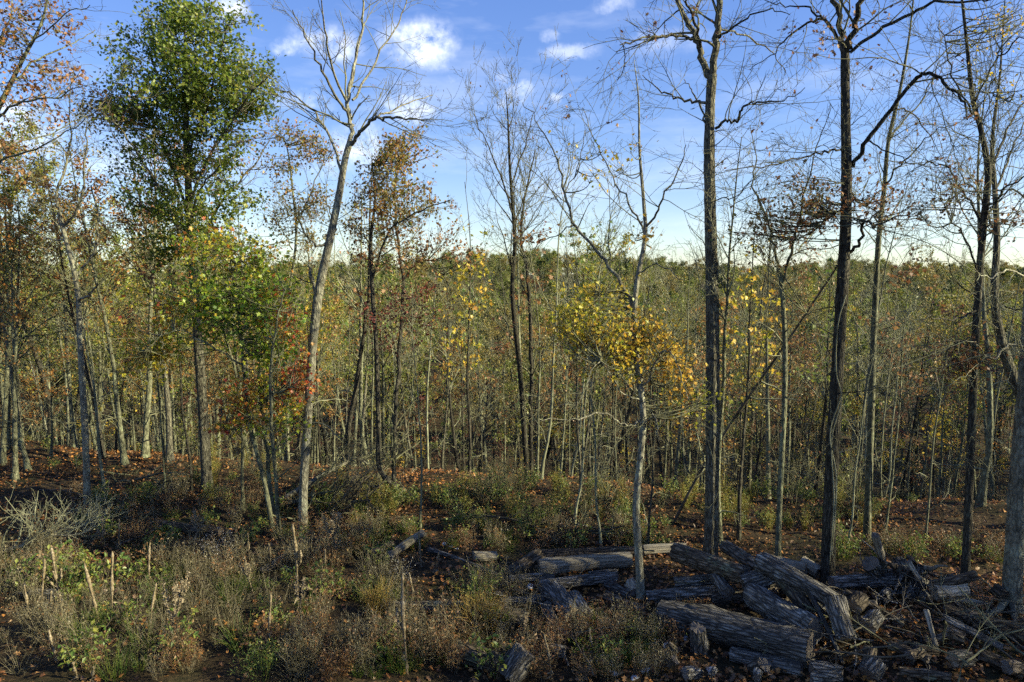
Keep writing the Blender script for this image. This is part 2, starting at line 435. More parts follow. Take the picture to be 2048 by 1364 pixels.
def scatter(name, protos, pts, rz, sc, idx, label, cat, tilt=None):
    """one 'stuff' object: copies of the proto meshes on points, by geometry nodes"""
    pts = np.asarray(pts, float); n = len(pts)
    me = bpy.data.meshes.new(name); me.vertices.add(n); me.vertices.foreach_set('co', pts.ravel())
    rot = np.zeros((n, 3)); rot[:, 2] = rz
    if tilt is not None: rot[:, :2] = tilt
    a = me.attributes.new('rot', 'FLOAT_VECTOR', 'POINT'); a.data.foreach_set('vector', rot.ravel())
    a = me.attributes.new('scl', 'FLOAT_VECTOR', 'POINT')
    sc = np.asarray(sc, float); sc = np.repeat(sc[:, None], 3, 1) if sc.ndim == 1 else sc
    a.data.foreach_set('vector', sc.ravel())
    a = me.attributes.new('pick', 'INT', 'POINT'); a.data.foreach_set('value', np.asarray(idx, np.int32))
    g = bpy.data.node_groups.new(name + '_scatter', 'GeometryNodeTree')
    g.interface.new_socket('Geometry', in_out='INPUT', socket_type='NodeSocketGeometry')
    g.interface.new_socket('Geometry', in_out='OUTPUT', socket_type='NodeSocketGeometry')
    gi = g.nodes.new('NodeGroupInput'); go = g.nodes.new('NodeGroupOutput')
    jn = g.nodes.new('GeometryNodeJoinGeometry')

    def attr(nm, ty):
        k = g.nodes.new('GeometryNodeInputNamedAttribute'); k.data_type = ty; k.inputs['Name'].default_value = nm
        return k.outputs['Attribute']
    e2r = g.nodes.new('FunctionNodeEulerToRotation'); g.links.new(attr('rot', 'FLOAT_VECTOR'), e2r.inputs[0])
    pick = attr('pick', 'INT'); scl = attr('scl', 'FLOAT_VECTOR')
    for i, pm in enumerate(protos):
        po = bpy.data.objects.new(name + '_source', pm)          # never linked: only its mesh is used
        oi = g.nodes.new('GeometryNodeObjectInfo'); oi.inputs['Object'].default_value = po
        cmp_ = g.nodes.new('FunctionNodeCompare'); cmp_.data_type = 'INT'; cmp_.operation = 'EQUAL'
        g.links.new(pick, cmp_.inputs[2]); cmp_.inputs[3].default_value = i
        iop = g.nodes.new('GeometryNodeInstanceOnPoints')
        g.links.new(gi.outputs[0], iop.inputs['Points']); g.links.new(cmp_.outputs[0], iop.inputs['Selection'])
        g.links.new(oi.outputs['Geometry'], iop.inputs['Instance'])
        g.links.new(e2r.outputs[0], iop.inputs['Rotation']); g.links.new(scl, iop.inputs['Scale'])
        g.links.new(iop.outputs[0], jn.inputs[0])
    g.links.new(jn.outputs[0], go.inputs[0])
    o = bpy.data.objects.new(name, me); COL.objects.link(o)
    md = o.modifiers.new('scatter', 'NODES'); md.node_group = g
    return tag(o, label, cat, None, 'stuff')


# ------------------------------------------------------------------ the ground
def build_ground():
    xs = np.unique(np.concatenate([np.arange(-30, 30.1, .35), np.arange(-120, 120.1, 3), np.linspace(-2500, 2500, 81)]))
    ys = np.unique(np.concatenate([np.arange(-4, 34, .35), np.arange(-80, 420, 4), np.linspace(-300, 4000, 70)]))
    X, Y = np.meshgrid(xs, ys); Z = terrain(X, Y)
    Z = Z + (.05 * np.sin(X * 5.1 + 2 * np.sin(Y * 3.3)) * np.sin(Y * 4.7 + np.sin(X * 2.9))) * ((np.abs(X) < 30) & (Y > -4) & (Y < 34))
    V = np.stack([X, Y, Z], -1).reshape(-1, 3)
    nx = len(xs); i, j = np.meshgrid(np.arange(len(ys) - 1), np.arange(nx - 1), indexing='ij')
    b = (i * nx + j).ravel()
    g = Geo().add(V, np.stack([b, b + 1, b + nx + 1, b + nx], -1))
    o = part('ground', g.mesh('ground', GROUND)); tag(o, kind='structure')


build_ground()


# ------------------------------------------------------------------ trees
def rough_trunk(rng, g, P, R, sides, mat=0, flare=True):
    R = R.copy(); n = len(R)
    if flare:
        h = P[:, 2] - P[0, 2]
        R = R * (1 + .75 * np.exp(-h / .2))
    R = R * (1 + rng.normal(size=n) * .025)
    V, Q = tubes(P, R, sides)
    V = V.reshape(n, sides, 3); c = P[:, None, :]
    ridg = 1 + rng.normal(size=(1, sides, 1)) * .05 + rng.normal(size=(n, sides, 1)) * .02
    g.add((c + (V - c) * ridg).reshape(-1, 3), Q, mat=mat)


def make_tree(seed, H, r, n1=18, n2=6, n3=4, start=.4, ang=(.5, 1.0), l1=.33, leaf=None, wig=.032, trop1=.06, rmin=.008, twig=None, bark=None, sides=8, dead=6):
    """a forest tree as (trunk mesh, branches mesh, leaves mesh or None)"""
    rng = np.random.default_rng(seed)
    P, R = grow(rng, np.zeros((1, 3)), np.array([[rng.normal() * .06, rng.normal() * .06, 1.]]), np.array([H]), np.array([r]), 16, wig, .08, .12)
    P[:, 0, 2] -= .3
    tg = Geo(); rough_trunk(rng, tg, P[0], R[0], sides)
    bg = Geo()
    p, d, l, rr = spawn(rng, P, R, n1, start, 1.0, *ang, l1, np.array([H]), .5, rmin)
    P1, R1 = grow(rng, p, d, l, rr, 7, .16, trop1, .25)
    bg.tube(P1, R1, 5)
    if dead:
        pd, dd, ld, rd = spawn(rng, P, R, dead, .08, .5, .9, 1.6, .16, np.array([H]), .28, rmin)
        Pd, Rd = grow(rng, pd, dd, ld, rd, 6, .28, 0.0, .3); bg.tube(Pd, Rd, 4)
        pe, de, le, re = spawn(rng, Pd, Rd, 4, .3, 1, .4, 1.1, .45, ld, .6, rmin * .7)
        Pe, Re = grow(rng, pe, de, le, re, 4, .3, 0.0, .5); bg.tube(Pe, Re, 3)
    p, d, l, rr = spawn(rng, P1, R1, n2, .2, 1, .35, .95, .48, l, .6, rmin * .8)
    P2, R2 = grow(rng, p, d, l, rr, 5, .2, trop1, .35); bg.tube(P2, R2, 3)
    p, d, l, rr = spawn(rng, P2, R2, n3, .25, 1, .35, 1.0, .55, l, .6, rmin * .55)
    P3, R3 = grow(rng, p, d, l, rr, 3, .22, trop1 * .5, .5); bg.tube(P3, R3, 3)
    lm = None
    if leaf:
        kind, cnt, size, mat, lo, hi = leaf[:6]
        z = P3[:, -1, 2]; ok = np.where((z > lo * H) & (z < hi * H))[0]
        if len(ok):
            # clumped: some twigs carry many leaves, others none
            w = rng.gamma(.6, 1, len(ok)); k = rng.choice(ok, cnt, p=w / w.sum()); s = rng.integers(0, 4, cnt)
            pos = P3[k, s] + rng.normal(size=(cnt, 3)) * size * .9
            lg = Geo(); V, Fc = leaves(rng, pos, size * rng.uniform(.6, 1.3, cnt), kind)
            tw = np.clip(rng.random(len(P3))[k] * .6 + rng.random(cnt) * .4, 0, 1)
            lg.add(V, Fc, t=tw, smooth=False); lm = lg.mesh('leaves', mat)
    return (tg.mesh('trunk', bark or B_MID), bg.mesh('branches', twig or TWIG), lm)


def join_mesh(name, ms):
    """several meshes of one tree as one mesh (for the far woods)"""
    import bmesh
    V = []; g = Geo(); mats = []
    for me in ms:
        if me is None: continue
        n = len(me.vertices); v = np.empty(n * 3); me.vertices.foreach_get('co', v)
        c = np.empty(len(me.polygons), np.int32); me.polygons.foreach_get('loop_total', c)
        li = np.empty(len(me.loops), np.int32); me.loops.foreach_get('vertex_index', li)
        t = np.empty(len(me.polygons)); me.attributes['t'].data.foreach_get('value', t)
        k = int(c[0]); mi = len(mats); mats.append(me.materials[0])
        g.add(v.reshape(-1, 3), li.reshape(-1, k), t=t, mat=mi, smooth=(k == 4 and 'leaves' not in me.name))
    return g.mesh(name, mats)


class Hero:
    """a tree traced from the photograph: limbs are polylines (px, py, dY, width px) around the depth of its base"""

    def __init__(self, name, label, base, bark, twig, seed, lift=0.0, Y=None, group=None):
        self.rng = np.random.default_rng(seed)
        if Y is None:
            b = hit(*base)
        else:
            b = at(base[0], base[1], Y); b[2] = float(terrain(b[0], b[1]))
        self.b = b; self.bark = bark; self.twig = twig
        self.root = empty(name, b, 0, label, 'tree', group)
        self.limbs = []; self.tw = Geo(); self.skel = []; self.tris = 0
        self.wf = {'forked_tree': 1.3, 'edge_trunk': .88, 'turning_maple': 1.1}.get(name, 1.0)

    def pts(self, c):
        out = []
        for row in c:
            px, py = row[0], row[1]; dy = row[2]; w = row[3]
            p = at(px, py, self.b[1] + dy)
            out.append([*(p - self.b), w * .66 * self.wf / 2 * (self.b[1] + dy) / F])
        return np.array(out)

    def trunk(self, c, sides=14):
        a = self.pts(c)
        a[0, 2] = -.25
        s = smooth(a, 7)
        g = Geo(); rough_trunk(self.rng, g, s[:, :3], s[:, 3], sides)
        part('trunk', g.mesh('trunk', self.bark), self.root)
        self.skel.append((s[:, :3], s[:, 3])); self.main = s
        return self

    def limb(self, c, sides=7, twig=True, stem=False):
        a = self.pts(c)
        if stem: a[0, 2] = -.2
        s = smooth(a, 5)
        s[1:-1, :3] += self.rng.normal(size=(len(s) - 2, 3)) * .018
        g = Geo()
        if stem: rough_trunk(self.rng, g, s[:, :3], s[:, 3], 9)
        else: g.tube(s[:, :3], s[:, 3], sides)
        part('stem' if stem else 'limb', g.mesh('limb', self.bark), self.root)
        self.skel.append((s[:, :3], s[:, 3]))
        return self

    def auto(self, n, t0, t1, lr, ang=(.6, 1.25), trop=.05, rr=.4):
        """extra limbs off the trunk in every direction"""
        P = self.main[None, :, :3]; R = self.main[None, :, 3]; rng = self.rng
        H = np.linalg.norm(P[0, -1] - P[0, 0])
        p, d, l, r = spawn(rng, P, R, n, t0, t1, *ang, lr, np.array([H]), rr, .006)
        P1, R1 = grow(rng, p, d, l, r, 9, .12, trop, .22)
        for k in range(len(P1)):
            g = Geo().tube(P1[k], R1[k], 6)
            part('limb', g.mesh('limb', self.bark), self.root)
            self.skel.append((P1[k], R1[k]))
        return self

    def twigs(self, per_m=2.2, l=1.3, n2=5, n3=3, skip=1, trop=.03, rmin=.004, wig=.14, a=(.45, 1.0)):
        per_m *= 1.5; l *= 1.3; rng = self.rng; ps, ds, ls, rs = [], [], [], []
        for k, (P, R) in enumerate(self.skel):
            if k < skip:
                continue
            seg = np.linalg.norm(np.diff(P, axis=0), axis=1); Ln = seg.sum()
            m = max(2, int(Ln * per_m))
            p, d, l_, r = spawn(rng, P[None], R[None], m, .12, 1.0, *a, 1, np.array([1.0]), .45, rmin)
            ps.append(p); ds.append(d); rs.append(np.minimum(r, .03)); ls.append(l * rng.uniform(.4, 1.3, m))
        p = np.concatenate(ps); d = np.concatenate(ds); L_ = np.concatenate(ls); r = np.concatenate(rs)
        P1, R1 = grow(rng, p, d, L_, r, 7, wig, trop, .35); self.tw.tube(P1, R1, 4)
        p, d, L2, r = spawn(rng, P1, R1, n2, .15, 1, *a, .55, L_, .65, rmin)
        P2, R2 = grow(rng, p, d, L2, r, 5, wig, trop, .5); self.tw.tube(P2, R2, 3)
        self.ends = P2
        if n3:
            p, d, L3, r = spawn(rng, P2, R2, n3, .2, 1, *a, .6, L2, .7, rmin * .8)
            P3, R3 = grow(rng, p, d, L3, r, 3, wig, trop, .6); self.tw.tube(P3, R3, 3)
            self.ends = P3
        return self

    def blobs(self, bl, kind, size, mat, clump=14, droop=.5, spread=.3, depth=1.0, mult=1.0):
        size = size * .56
        """leaf clumps inside pixel ellipses (px, py, rx, ry, leaves[, t0, t1[, dY]]), each fed by a branchlet from the nearest limb"""
        rng = self.rng
        SP = np.concatenate([s[0] for s in self.skel]); lg = Geo()
        for b in bl:
            px, py, rx, ry, n = b[:5]; n = int(n * 1.5 * mult)
            t0, t1 = (b[5], b[6]) if len(b) > 6 else (0, 1); dy = b[7] if len(b) > 7 else 0
            k = max(1, int(n / clump / 1.5)); v = np.clip(rng.normal(size=(k, 3)) * .58, -1.35, 1.35)
            Yb = self.b[1] + dy
            C = np.array([at(px + rx * q[0], py + ry * q[2], Yb + q[1] * depth * rx * Yb / F) for q in v]) - self.b
            dd = C[:, None, :] - SP[None]
            cost = np.linalg.norm(dd, axis=2) + np.maximum(0, -dd[..., 2]) * .8
            j = cost.argmin(1); S = SP[j]
            t = np.linspace(0, 1, 7)[None, :, None]
            mid = (S + C) / 2 + rng.normal(size=C.shape) * .12 + np.array([0, 0, -.08])
            Pb = S[:, None] * (1 - t) ** 2 + 2 * mid[:, None] * t * (1 - t) + C[:, None] * t ** 2
            Rb = np.linspace(.011, .004, 7)[None] * np.ones((k, 1))
            self.tw.tube(Pb, Rb, 4)
            p, d, L_, r = spawn(rng, Pb, Rb, 5, .55, 1, .3, 1.2, spread, np.full(k, 2.2), .6, .003)
            P1, R1 = grow(rng, p, d, L_, r, 4, .2, .02, .6); self.tw.tube(P1, R1, 3)
            cnt = n; e = rng.integers(0, len(P1), cnt); s = rng.integers(1, 5, cnt)
            pos = P1[e, s] + rng.normal(size=(cnt, 3)) * size * 1.1
            V, Fc = leaves(rng, pos, size * rng.uniform(.6, 1.25, cnt), kind, droop)
            tc = rng.random(k)[e // 5]
            tt = t0 + (t1 - t0) * np.clip(.35 * tc + .65 * rng.random(cnt), 0, 1)
            lg.add(V, Fc, t=tt, smooth=False)
        self.lg(lg, mat)
        return self

    def lg(self, g, mat):
        part('leaves', g.mesh('leaves', mat), self.root, 'stuff'); self.tris += g.tris()

    def sparse(self, n, kind, size, mat, t0=0, t1=1, droop=1.2):
        n = int(n * .7); size = size * .6; rng = self.rng; e = rng.integers(0, len(self.ends), n)
        c = rng.integers(0, max(2, n // 4), n); pos = self.ends[e[c], -1] + rng.normal(size=(n, 3)) * size * 1.1
        g = Geo(); V, Fc = leaves(rng, pos, size * rng.uniform(.6, 1.2, n), kind, droop)
        g.add(V, Fc, t=rng.uniform(t0, t1, n), smooth=False); self.lg(g, mat)
        return self

    def done(self):
        part('twigs', self.tw.mesh('twigs', self.twig), self.root, 'stuff')
        self.tris += self.tw.tris()
        return self


def Z(*rows):                       # rows (px, py, w) with no depth offset, or (px, py, dY, w)
    return [(r[0], r[1], 0.0, r[2]) if len(r) == 3 else r for r in rows]


def D(end, *rows):                  # limb that swings to depth `end` along its length
    n = len(rows)
    return [(r[0], r[1], end * (i / max(1, n - 1)), r[2]) for i, r in enumerate(rows)]


HEROES = []


def heroes():
    # tall green oak, left
    h = Hero('green_oak', 'tall oak in green leaf, its crown the fullest in view, left of centre', (415, 985), B_GREY, TWIG_DARK, 1)
    h.trunk(Z((415, 985, 36), (408, 860, 31), (400, 740, 29), (388, 560, 26), (379, 420, 22), (374, 300, 18), (372, 200, 13), (370, 90, 8), (369, 15, 4)))
    h.limb(D(-1.2, (390, 560, 10), (345, 430, 8), (290, 330, 7), (235, 250, 5), (165, 205, 3)))
    h.limb(D(1.4, (387, 520, 9), (440, 410, 8), (500, 340, 5), (540, 280, 3)))
    h.limb(D(1.6, (380, 430, 9), (330, 300, 8), (285, 190, 5), (262, 110, 3)))
    h.limb(D(-1.5, (379, 410, 9), (425, 300, 8), (490, 205, 6), (540, 150, 3)))
    h.limb(D(-.8, (375, 320, 8), (410, 220, 7), (440, 110, 4), (455, 50, 2)))
    h.limb(D(.9, (374, 290, 8), (330, 190, 6), (295, 95, 4), (280, 60, 2)))
    h.limb(D(1.6, (384, 480, 7), (330, 430, 6), (270, 400, 4), (230, 350, 3)))
    h.limb(D(-1.8, (382, 450, 7), (400, 380, 6), (440, 330, 4)))
    h.limb(D(2.0, (388, 570, 8), (370, 470, 7), (350, 380, 6), (345, 290, 3)))
    h.twigs(1.3, .9, 3, 0)
    h.blobs([(365, 35, 72, 42, 900), (320, 105, 82, 62, 1200), (420, 105, 95, 62, 1300), (375, 180, 120, 58, 1500), (470, 190, 80, 55, 900),
             (515, 215, 48, 45, 420, .2, 1), (285, 205, 75, 45, 700), (375, 265, 100, 50, 1000), (390, 330, 85, 50, 800), (285, 300, 55, 45, 260),
             (390, 400, 95, 48, 750), (300, 390, 70, 35, 300), (385, 470, 95, 45, 700), (450, 430, 45, 40, 250), (330, 500, 60, 40, 300)],
            'oak', .165, L_OAK, 36, mult=1.4, spread=.19)
    h.blobs([(205, 215, 62, 28, 420), (250, 235, 45, 25, 200), (480, 290, 60, 35, 160), (420, 350, 60, 40, 130)], 'oak', .15, L_OAKB, 10)
    h.done(); HEROES.append(h)

    # multi-stemmed maple with turning leaves
    h = Hero('turning_maple', 'multi-stemmed maple in green, yellow and red leaf in front of the green oak', (549, 1062), B_MID, TWIG, 2)
    h.trunk(Z((549, 1062, 15), (528, 960, 13), (500, 850, 12), (488, 740, 10), (478, 640, 8), (465, 550, 5), (455, 480, 3)), 9)
    h.limb([(552, 1055, .2, 12), (535, 900, .5, 11), (520, 780, .8, 9), (516, 650, 1.0, 7), (520, 540, 1, 4), (525, 490, 1, 2)], stem=True)
    h.limb([(556, 1050, -.2, 11), (550, 900, -.6, 10), (540, 760, -.9, 8), (552, 660, -1.1, 5), (570, 580, -1.2, 3)], stem=True)
    h.limb([(485, 1000, 1.4, 10), (486, 860, 1.4, 9), (470, 740, 1.3, 7), (440, 640, 1.2, 5), (430, 540, 1.2, 2)], stem=True)
    h.limb(D(-1, (486, 730, 6), (420, 690, 5), (350, 660, 3), (290, 700, 2)))
    h.limb(D(1, (480, 660, 5), (400, 600, 4), (330, 600, 2)))
    h.limb(D(-1, (520, 800, 5), (570, 780, 4), (605, 760, 2)))
    h.twigs(1.6, .8, 3, 0)
    h.blobs([(440, 500, 80, 35, 420, .25, .95), (520, 530, 55, 35, 300, .1, .9), (500, 610, 85, 55, 900, .0, .7), (340, 610, 65, 40, 330, .3, .95),
             (420, 610, 65, 45, 420, 0, .75), (545, 690, 55, 55, 520, 0, .75), (300, 715, 36, 30, 260, .5, .8), (330, 670, 40, 25, 120, .3, .8),
             (520, 800, 60, 42, 480, .4, 1), (480, 825, 35, 25, 160, .5, 1), (590, 745, 32, 38, 260, .7, 1), (560, 630, 40, 50, 240, .6, 1), (550, 840, 50, 25, 200, .1, .9)],
            'star', .155, L_MAPLE, 12, mult=1.05, spread=.34)
    h.done(); HEROES.append(h)

    # slim oak behind: clumps right of the green oak
    h = Hero('slim_oak', 'slim oak with small olive leaf clumps between the green oak and the pale forked tree', (575, 985), B_MID, TWIG, 3, Y=20)
    h.trunk(Z((575, 990, 12), (565, 800, 11), (575, 620, 9), (592, 480, 8), (585, 380, 6), (575, 300, 4), (560, 265, 2)), 8)
    h.limb(D(1, (590, 460, 5), (615, 400, 4), (640, 340, 3), (655, 300, 2)))
    h.limb(D(-1, (590, 440, 4), (610, 420, 3), (640, 400, 2)))
    h.limb(D(-1, (585, 500, 4), (560, 450, 3), (545, 410, 2)))
    h.twigs(1.5, .8, 3, 0)
    h.blobs([(585, 275, 55, 24, 420), (640, 300, 28, 18, 170), (575, 330, 35, 25, 200), (625, 400, 32, 28, 260), (560, 440, 30, 32, 220), (600, 480, 30, 30, 120), (575, 390, 25, 30, 110)],
            'oak', .16, L_OAKB, 11)
    h.done(); HEROES.append(h)

    # pale forked bare tree
    h = Hero('forked_tree', 'pale grey tree with a kinked trunk and wide leafless crown, right of the maple', (605, 1064), B_PALE, TWIG, 4)
    h.trunk(Z((605, 1064, 23), (607, 980, 21), (614, 860, 21), (625, 700, 21), (634, 610, 22), (645, 545, 20), (662, 470, 18), (680, 380, 16), (690, 320, 15), (700, 285, 14)), 14)
    h.limb(D(.5, (700, 290, 11), (703, 250, 10), (696, 215, 9), (700, 170, 8), (716, 110, 6), (726, 40, 5), (728, -40, 3)))
    h.limb(D(-1.2, (700, 290, 10), (720, 265, 8), (745, 240, 7), (770, 233, 6), (810, 238, 4), (862, 242, 2)))
    h.limb(D(1.2, (745, 240, 5), (780, 222, 4), (820, 205, 3), (865, 190, 2)))
    h.limb(D(-1.2, (698, 235, 7), (672, 190, 6), (640, 130, 5), (605, 60, 3), (585, 20, 2)))
    h.limb(D(1.2, (684, 350, 7), (665, 290, 6), (630, 225, 5), (585, 190, 3), (560, 180, 2)))
    h.limb(D(1.6, (705, 200, 6), (735, 150, 5), (770, 90, 4), (800, 40, 3), (820, -20, 2)))
    h.limb(D(-1.8, (692, 200, 6), (662, 130, 5), (652, 60, 4), (640, -20, 2)))
    h.limb(D(-.6, (655, 490, 7), (632, 490, 6), (612, 470, 5), (598, 440, 4), (592, 405, 2)))
    h.limb(D(.6, (655, 480, 6), (665, 440, 4), (650, 400, 2)))
    h.limb(D(.4, (636, 600, 9), (622, 560, 7), (617, 528, 5)), twig=False)
    h.limb(D(1, (612, 470, 3), (590, 455, 2), (570, 455, 1.5)))
    h.twigs(2.4, 1.1, 4, 3, 1, .04)
    h.sparse(260, 'long', .09, L_BROWN)
    h.done(); HEROES.append(h)

    # double oak with orange-brown leaves
    h = Hero('double_oak', 'double-stemmed oak with rust-brown leaf clumps and a bent base', (797, 1010), B_DARK, TWIG, 5)
    h.trunk(Z((797, 1010, 20), (792, 980, 19), (770, 955, 17), (757, 925, 15), (757, 860, 15), (753, 700, 14), (745, 580, 13), (742, 480, 10), (750, 400, 7), (745, 330, 3)), 10)
    h.limb([(792, 985, 0, 15), (786, 940, .1, 14), (790, 870, .3, 13), (798, 713, .7, 12), (807, 570, 1, 10), (795, 470, 1.2, 8), (790, 380, 1.3, 6), (805, 300, 1.3, 3), (812, 268, 1.3, 2)])
    h.limb(D(-1.2, (745, 560, 7), (775, 470, 6), (830, 425, 4), (900, 400, 3)))
    h.limb(D(1.2, (806, 560, 6), (845, 520, 4), (890, 560, 3), (915, 640, 2)))
    h.limb(D(-1, (743, 490, 5), (715, 460, 4), (690, 455, 2)))
    h.limb(D(-1, (800, 640, 5), (830, 610, 3), (860, 620, 2)))
    h.twigs(2.0, 1.0, 4, 2)
    h.blobs([(812, 295, 48, 38, 480), (780, 350, 58, 38, 420), (740, 410, 45, 55, 380), (810, 400, 60, 40, 380), (865, 400, 28, 30, 110), (700, 455, 40, 25, 130), (790, 450, 60, 35, 200)],
            'oak', .15, L_OAKB, 20, mult=1.1, spread=.2)
    h.blobs([(890, 490, 60, 26, 330), (830, 500, 60, 35, 260), (790, 530, 60, 30, 160)], 'oak', .14, L_BROWN, 16, mult=.8)
    h.blobs([(800, 625, 75, 32, 480), (850, 600, 40, 35, 200), (780, 670, 40, 22, 130)], 'oak', .14, L_RED, 14, mult=.8)
    h.done(); HEROES.append(h)

    # bare double tree, centre
    h = Hero('bare_twin_tree', 'bare twin-stemmed tree with fine upswept twigs at the centre', (1060, 985), B_DARK, TWIG, 6, Y=21)
    h.trunk(Z((1058, 985, 16), (1050, 890, 16), (1040, 740, 15), (1025, 590, 14), (1030, 490, 12), (1026, 420, 10), (1020, 340, 8), (1016, 240, 5), (1012, 185, 2)), 9)
    h.limb([(1064, 985, .3, 13), (1062, 800, .6, 12), (1062, 680, .8, 11), (1056, 560, .9, 10), (1042, 474, 1, 8), (1050, 400, 1.2, 6), (1070, 300, 1.4, 3)], stem=True)
    h.limb(D(-1, (1026, 430, 6), (1000, 350, 5), (970, 280, 3), (945, 225, 2)))
    h.limb(D(1, (1022, 370, 5), (1050, 290, 4), (1065, 230, 2)))
    h.auto(14, .42, .86, .2, (.4, .9), .1)
    h.twigs(1.8, 1.2, 5, 3, 1, .1, .006)
    h.sparse(120, 'quad', .13, L_BROWN)
    h.done(); HEROES.append(h)

    # yellow-leaved tree
    h = Hero('yellow_leaved_tree', 'slender grey tree with golden yellow leaves rising behind the pale split log', (1283, 1198), B_PALE, TWIG, 7)
    h.trunk(Z((1284, 1198, 28), (1277, 1110, 26), (1272, 1010, 24), (1282, 900, 22), (1286, 830, 21), (1279, 760, 20), (1268, 665, 18), (1273, 570, 16), (1290, 475, 13), (1287, 400, 11), (1279, 300, 8), (1277, 200, 5), (1268, 120, 2)), 14)
    h.limb(D(1.2, (1271, 625, 12), (1240, 565, 11), (1200, 510, 10), (1152, 455, 8), (1132, 385, 7), (1112, 310, 5), (1075, 245, 3), (1045, 205, 2)))
    h.limb(D(-1.0, (1284, 785, 8), (1308, 735, 7), (1330, 700, 5), (1358, 735, 3), (1378, 800, 2)))
    h.limb(D(1.2, (1290, 480, 7), (1265, 420, 6), (1225, 350, 4), (1190, 280, 3), (1165, 215, 2)))
    h.limb(D(-1.2, (1291, 455, 7), (1320, 410, 6), (1352, 345, 4), (1372, 290, 2)))
    h.limb(D(-1.2, (1283, 840, 6), (1245, 850, 6), (1215, 828, 5), (1180, 832, 5), (1140, 838, 3), (1078, 838, 2)))
    h.limb(D(1, (1278, 740, 6), (1225, 715, 5), (1170, 690, 3), (1110, 650, 2)))
    h.limb(D(-.8, (1284, 800, 5), (1240, 780, 4), (1200, 720, 3), (1160, 800, 2)))
    h.limb(D(-1, (1276, 545, 5), (1320, 530, 4), (1370, 560, 2)))
    h.limb(D(-.9, (1286, 860, 6), (1305, 830, 4), (1318, 880, 2)))
    h.limb(D(.9, (1150, 450, 4), (1110, 470, 3), (1060, 500, 2)))
    h.limb(D(.6, (1130, 385, 4), (1160, 330, 3), (1170, 260, 2)))
    h.twigs(2.0, 1.1, 4, 2, 1, .02)
    h.blobs([(1205, 680, 52, 34, 330), (1240, 715, 42, 28, 260), (1300, 690, 50, 34, 230, .35, 1), (1345, 740, 30, 34, 160, .4, 1), (1150, 630, 40, 22, 130, 0, .6), (1125, 650, 35, 16, 60, .2, .8),
             (1215, 610, 60, 20, 90, 0, .7), (1290, 645, 30, 20, 60), (1350, 800, 22, 32, 60, .5, 1), (1180, 590, 40, 20, 50, .2, .8)],
            'star', .128, L_YEL, 12, mult=1.25, spread=.3)
    h.blobs([(1225, 290, 55, 22, 26), (1210, 340, 60, 40, 26), (1300, 475, 30, 20, 26, .5, 1), (1400, 800, 30, 24, 60, 0, .4)], 'star', .12, L_YEL, 5)
    h.done(); HEROES.append(h)

    # big forked oak
    h = Hero('forked_oak', 'thick straight oak forking near the top edge, standing behind the log pile', (1420, 1112), B_GREY, TWIG, 8)
    h.trunk(Z((1420, 1112, 44), (1423, 1000, 41), (1425, 800, 40), (1424, 600, 38), (1420, 420, 34), (1418, 300, 31), (1420, 210, 28), (1424, 150, 28)), 18)
    h.limb(D(.6, (1424, 160, 20), (1408, 122, 19), (1392, 78, 16), (1368, 30, 14), (1345, -20, 12), (1320, -80, 8)), 10)
    h.limb(D(-.4, (1424, 160, 21), (1433, 90, 20), (1437, 20, 18), (1441, -60, 15), (1446, -160, 9)), 10)
    h.limb(D(-.8, (1400, 95, 8), (1392, 50, 8), (1375, 10, 7), (1362, -30, 5)))
    h.limb(D(-1.2, (1430, 258, 9), (1450, 244, 8), (1476, 242, 8), (1482, 220, 7), (1508, 206, 6), (1560, 202, 4), (1610, 175, 2)))
    h.limb(D(1.0, (1414, 206, 9), (1385, 203, 8), (1350, 195, 6), (1315, 178, 4), (1285, 150, 2)))
    h.limb(D(.6, (1410, 245, 6), (1398, 205, 5), (1380, 175, 3), (1368, 158, 2)))
    h.limb(D(-1.2, (1385, 75, 9), (1350, 70, 8), (1310, 74, 6), (1260, 82, 5), (1240, 90, 3)))
    h.limb(D(1, (1245, 88, 3), (1250, 130, 2.5), (1235, 160, 2)))
    h.limb(D(-1.6, (1430, 80, 7), (1470, 50, 6), (1530, 20, 4), (1580, 30, 2)))
    h.limb(D(1.5, (1435, 60, 6), (1490, 70, 5), (1550, 110, 3), (1570, 150, 2)))
    h.limb(D(-.8, (1424, 400, 4), (1470, 390, 3), (1520, 350, 2)))
    h.auto(7, .35, .85, .10, (.9, 1.6), -.01, .12)
    h.twigs(1.9, 1.1, 4, 3, 1, .0)
    h.sparse(170, 'oak', .14, L_BROWN)
    h.done(); HEROES.append(h)

    # dark oak
    h = Hero('dark_oak', 'dark thick oak with a pale vine on its trunk and a big arching limb', (1655, 1170), B_DARK, TWIG, 9)
    h.trunk(Z((1655, 1170, 44), (1659, 1020, 40), (1668, 850, 38), (1680, 650, 35), (1690, 480, 33), (1693, 360, 30), (1691, 220, 26), (1690, 100, 25)), 18)
    h.limb(D(.5, (1690, 115, 16), (1680, 60, 15), (1670, 0, 14), (1662, -90, 9)), 9)
    h.limb(D(-.4, (1691, 110, 18), (1706, 60, 17), (1720, 10, 15), (1732, -80, 10)), 9)
    h.limb(D(-1.4, (1705, 335, 13), (1735, 280, 13), (1785, 215, 12), (1835, 155, 11), (1860, 147, 10), (1895, 165, 9), (1925, 200, 7), (1935, 240, 4)), 8)
    h.limb(D(-1.8, (1700, 105, 10), (1755, 62, 10), (1815, 30, 9), (1870, 5, 8), (1940, 2, 6), (1985, -2, 4)))
    h.limb(D(1.2, (1688, 110, 11), (1668, 65, 10), (1648, 40, 9), (1620, 45, 7), (1575, 75, 5), (1540, 110, 3), (1500, 140, 2)))
    h.limb(D(1.2, (1648, 40, 6), (1610, 15, 5), (1560, 10, 3), (1520, 0, 2)))
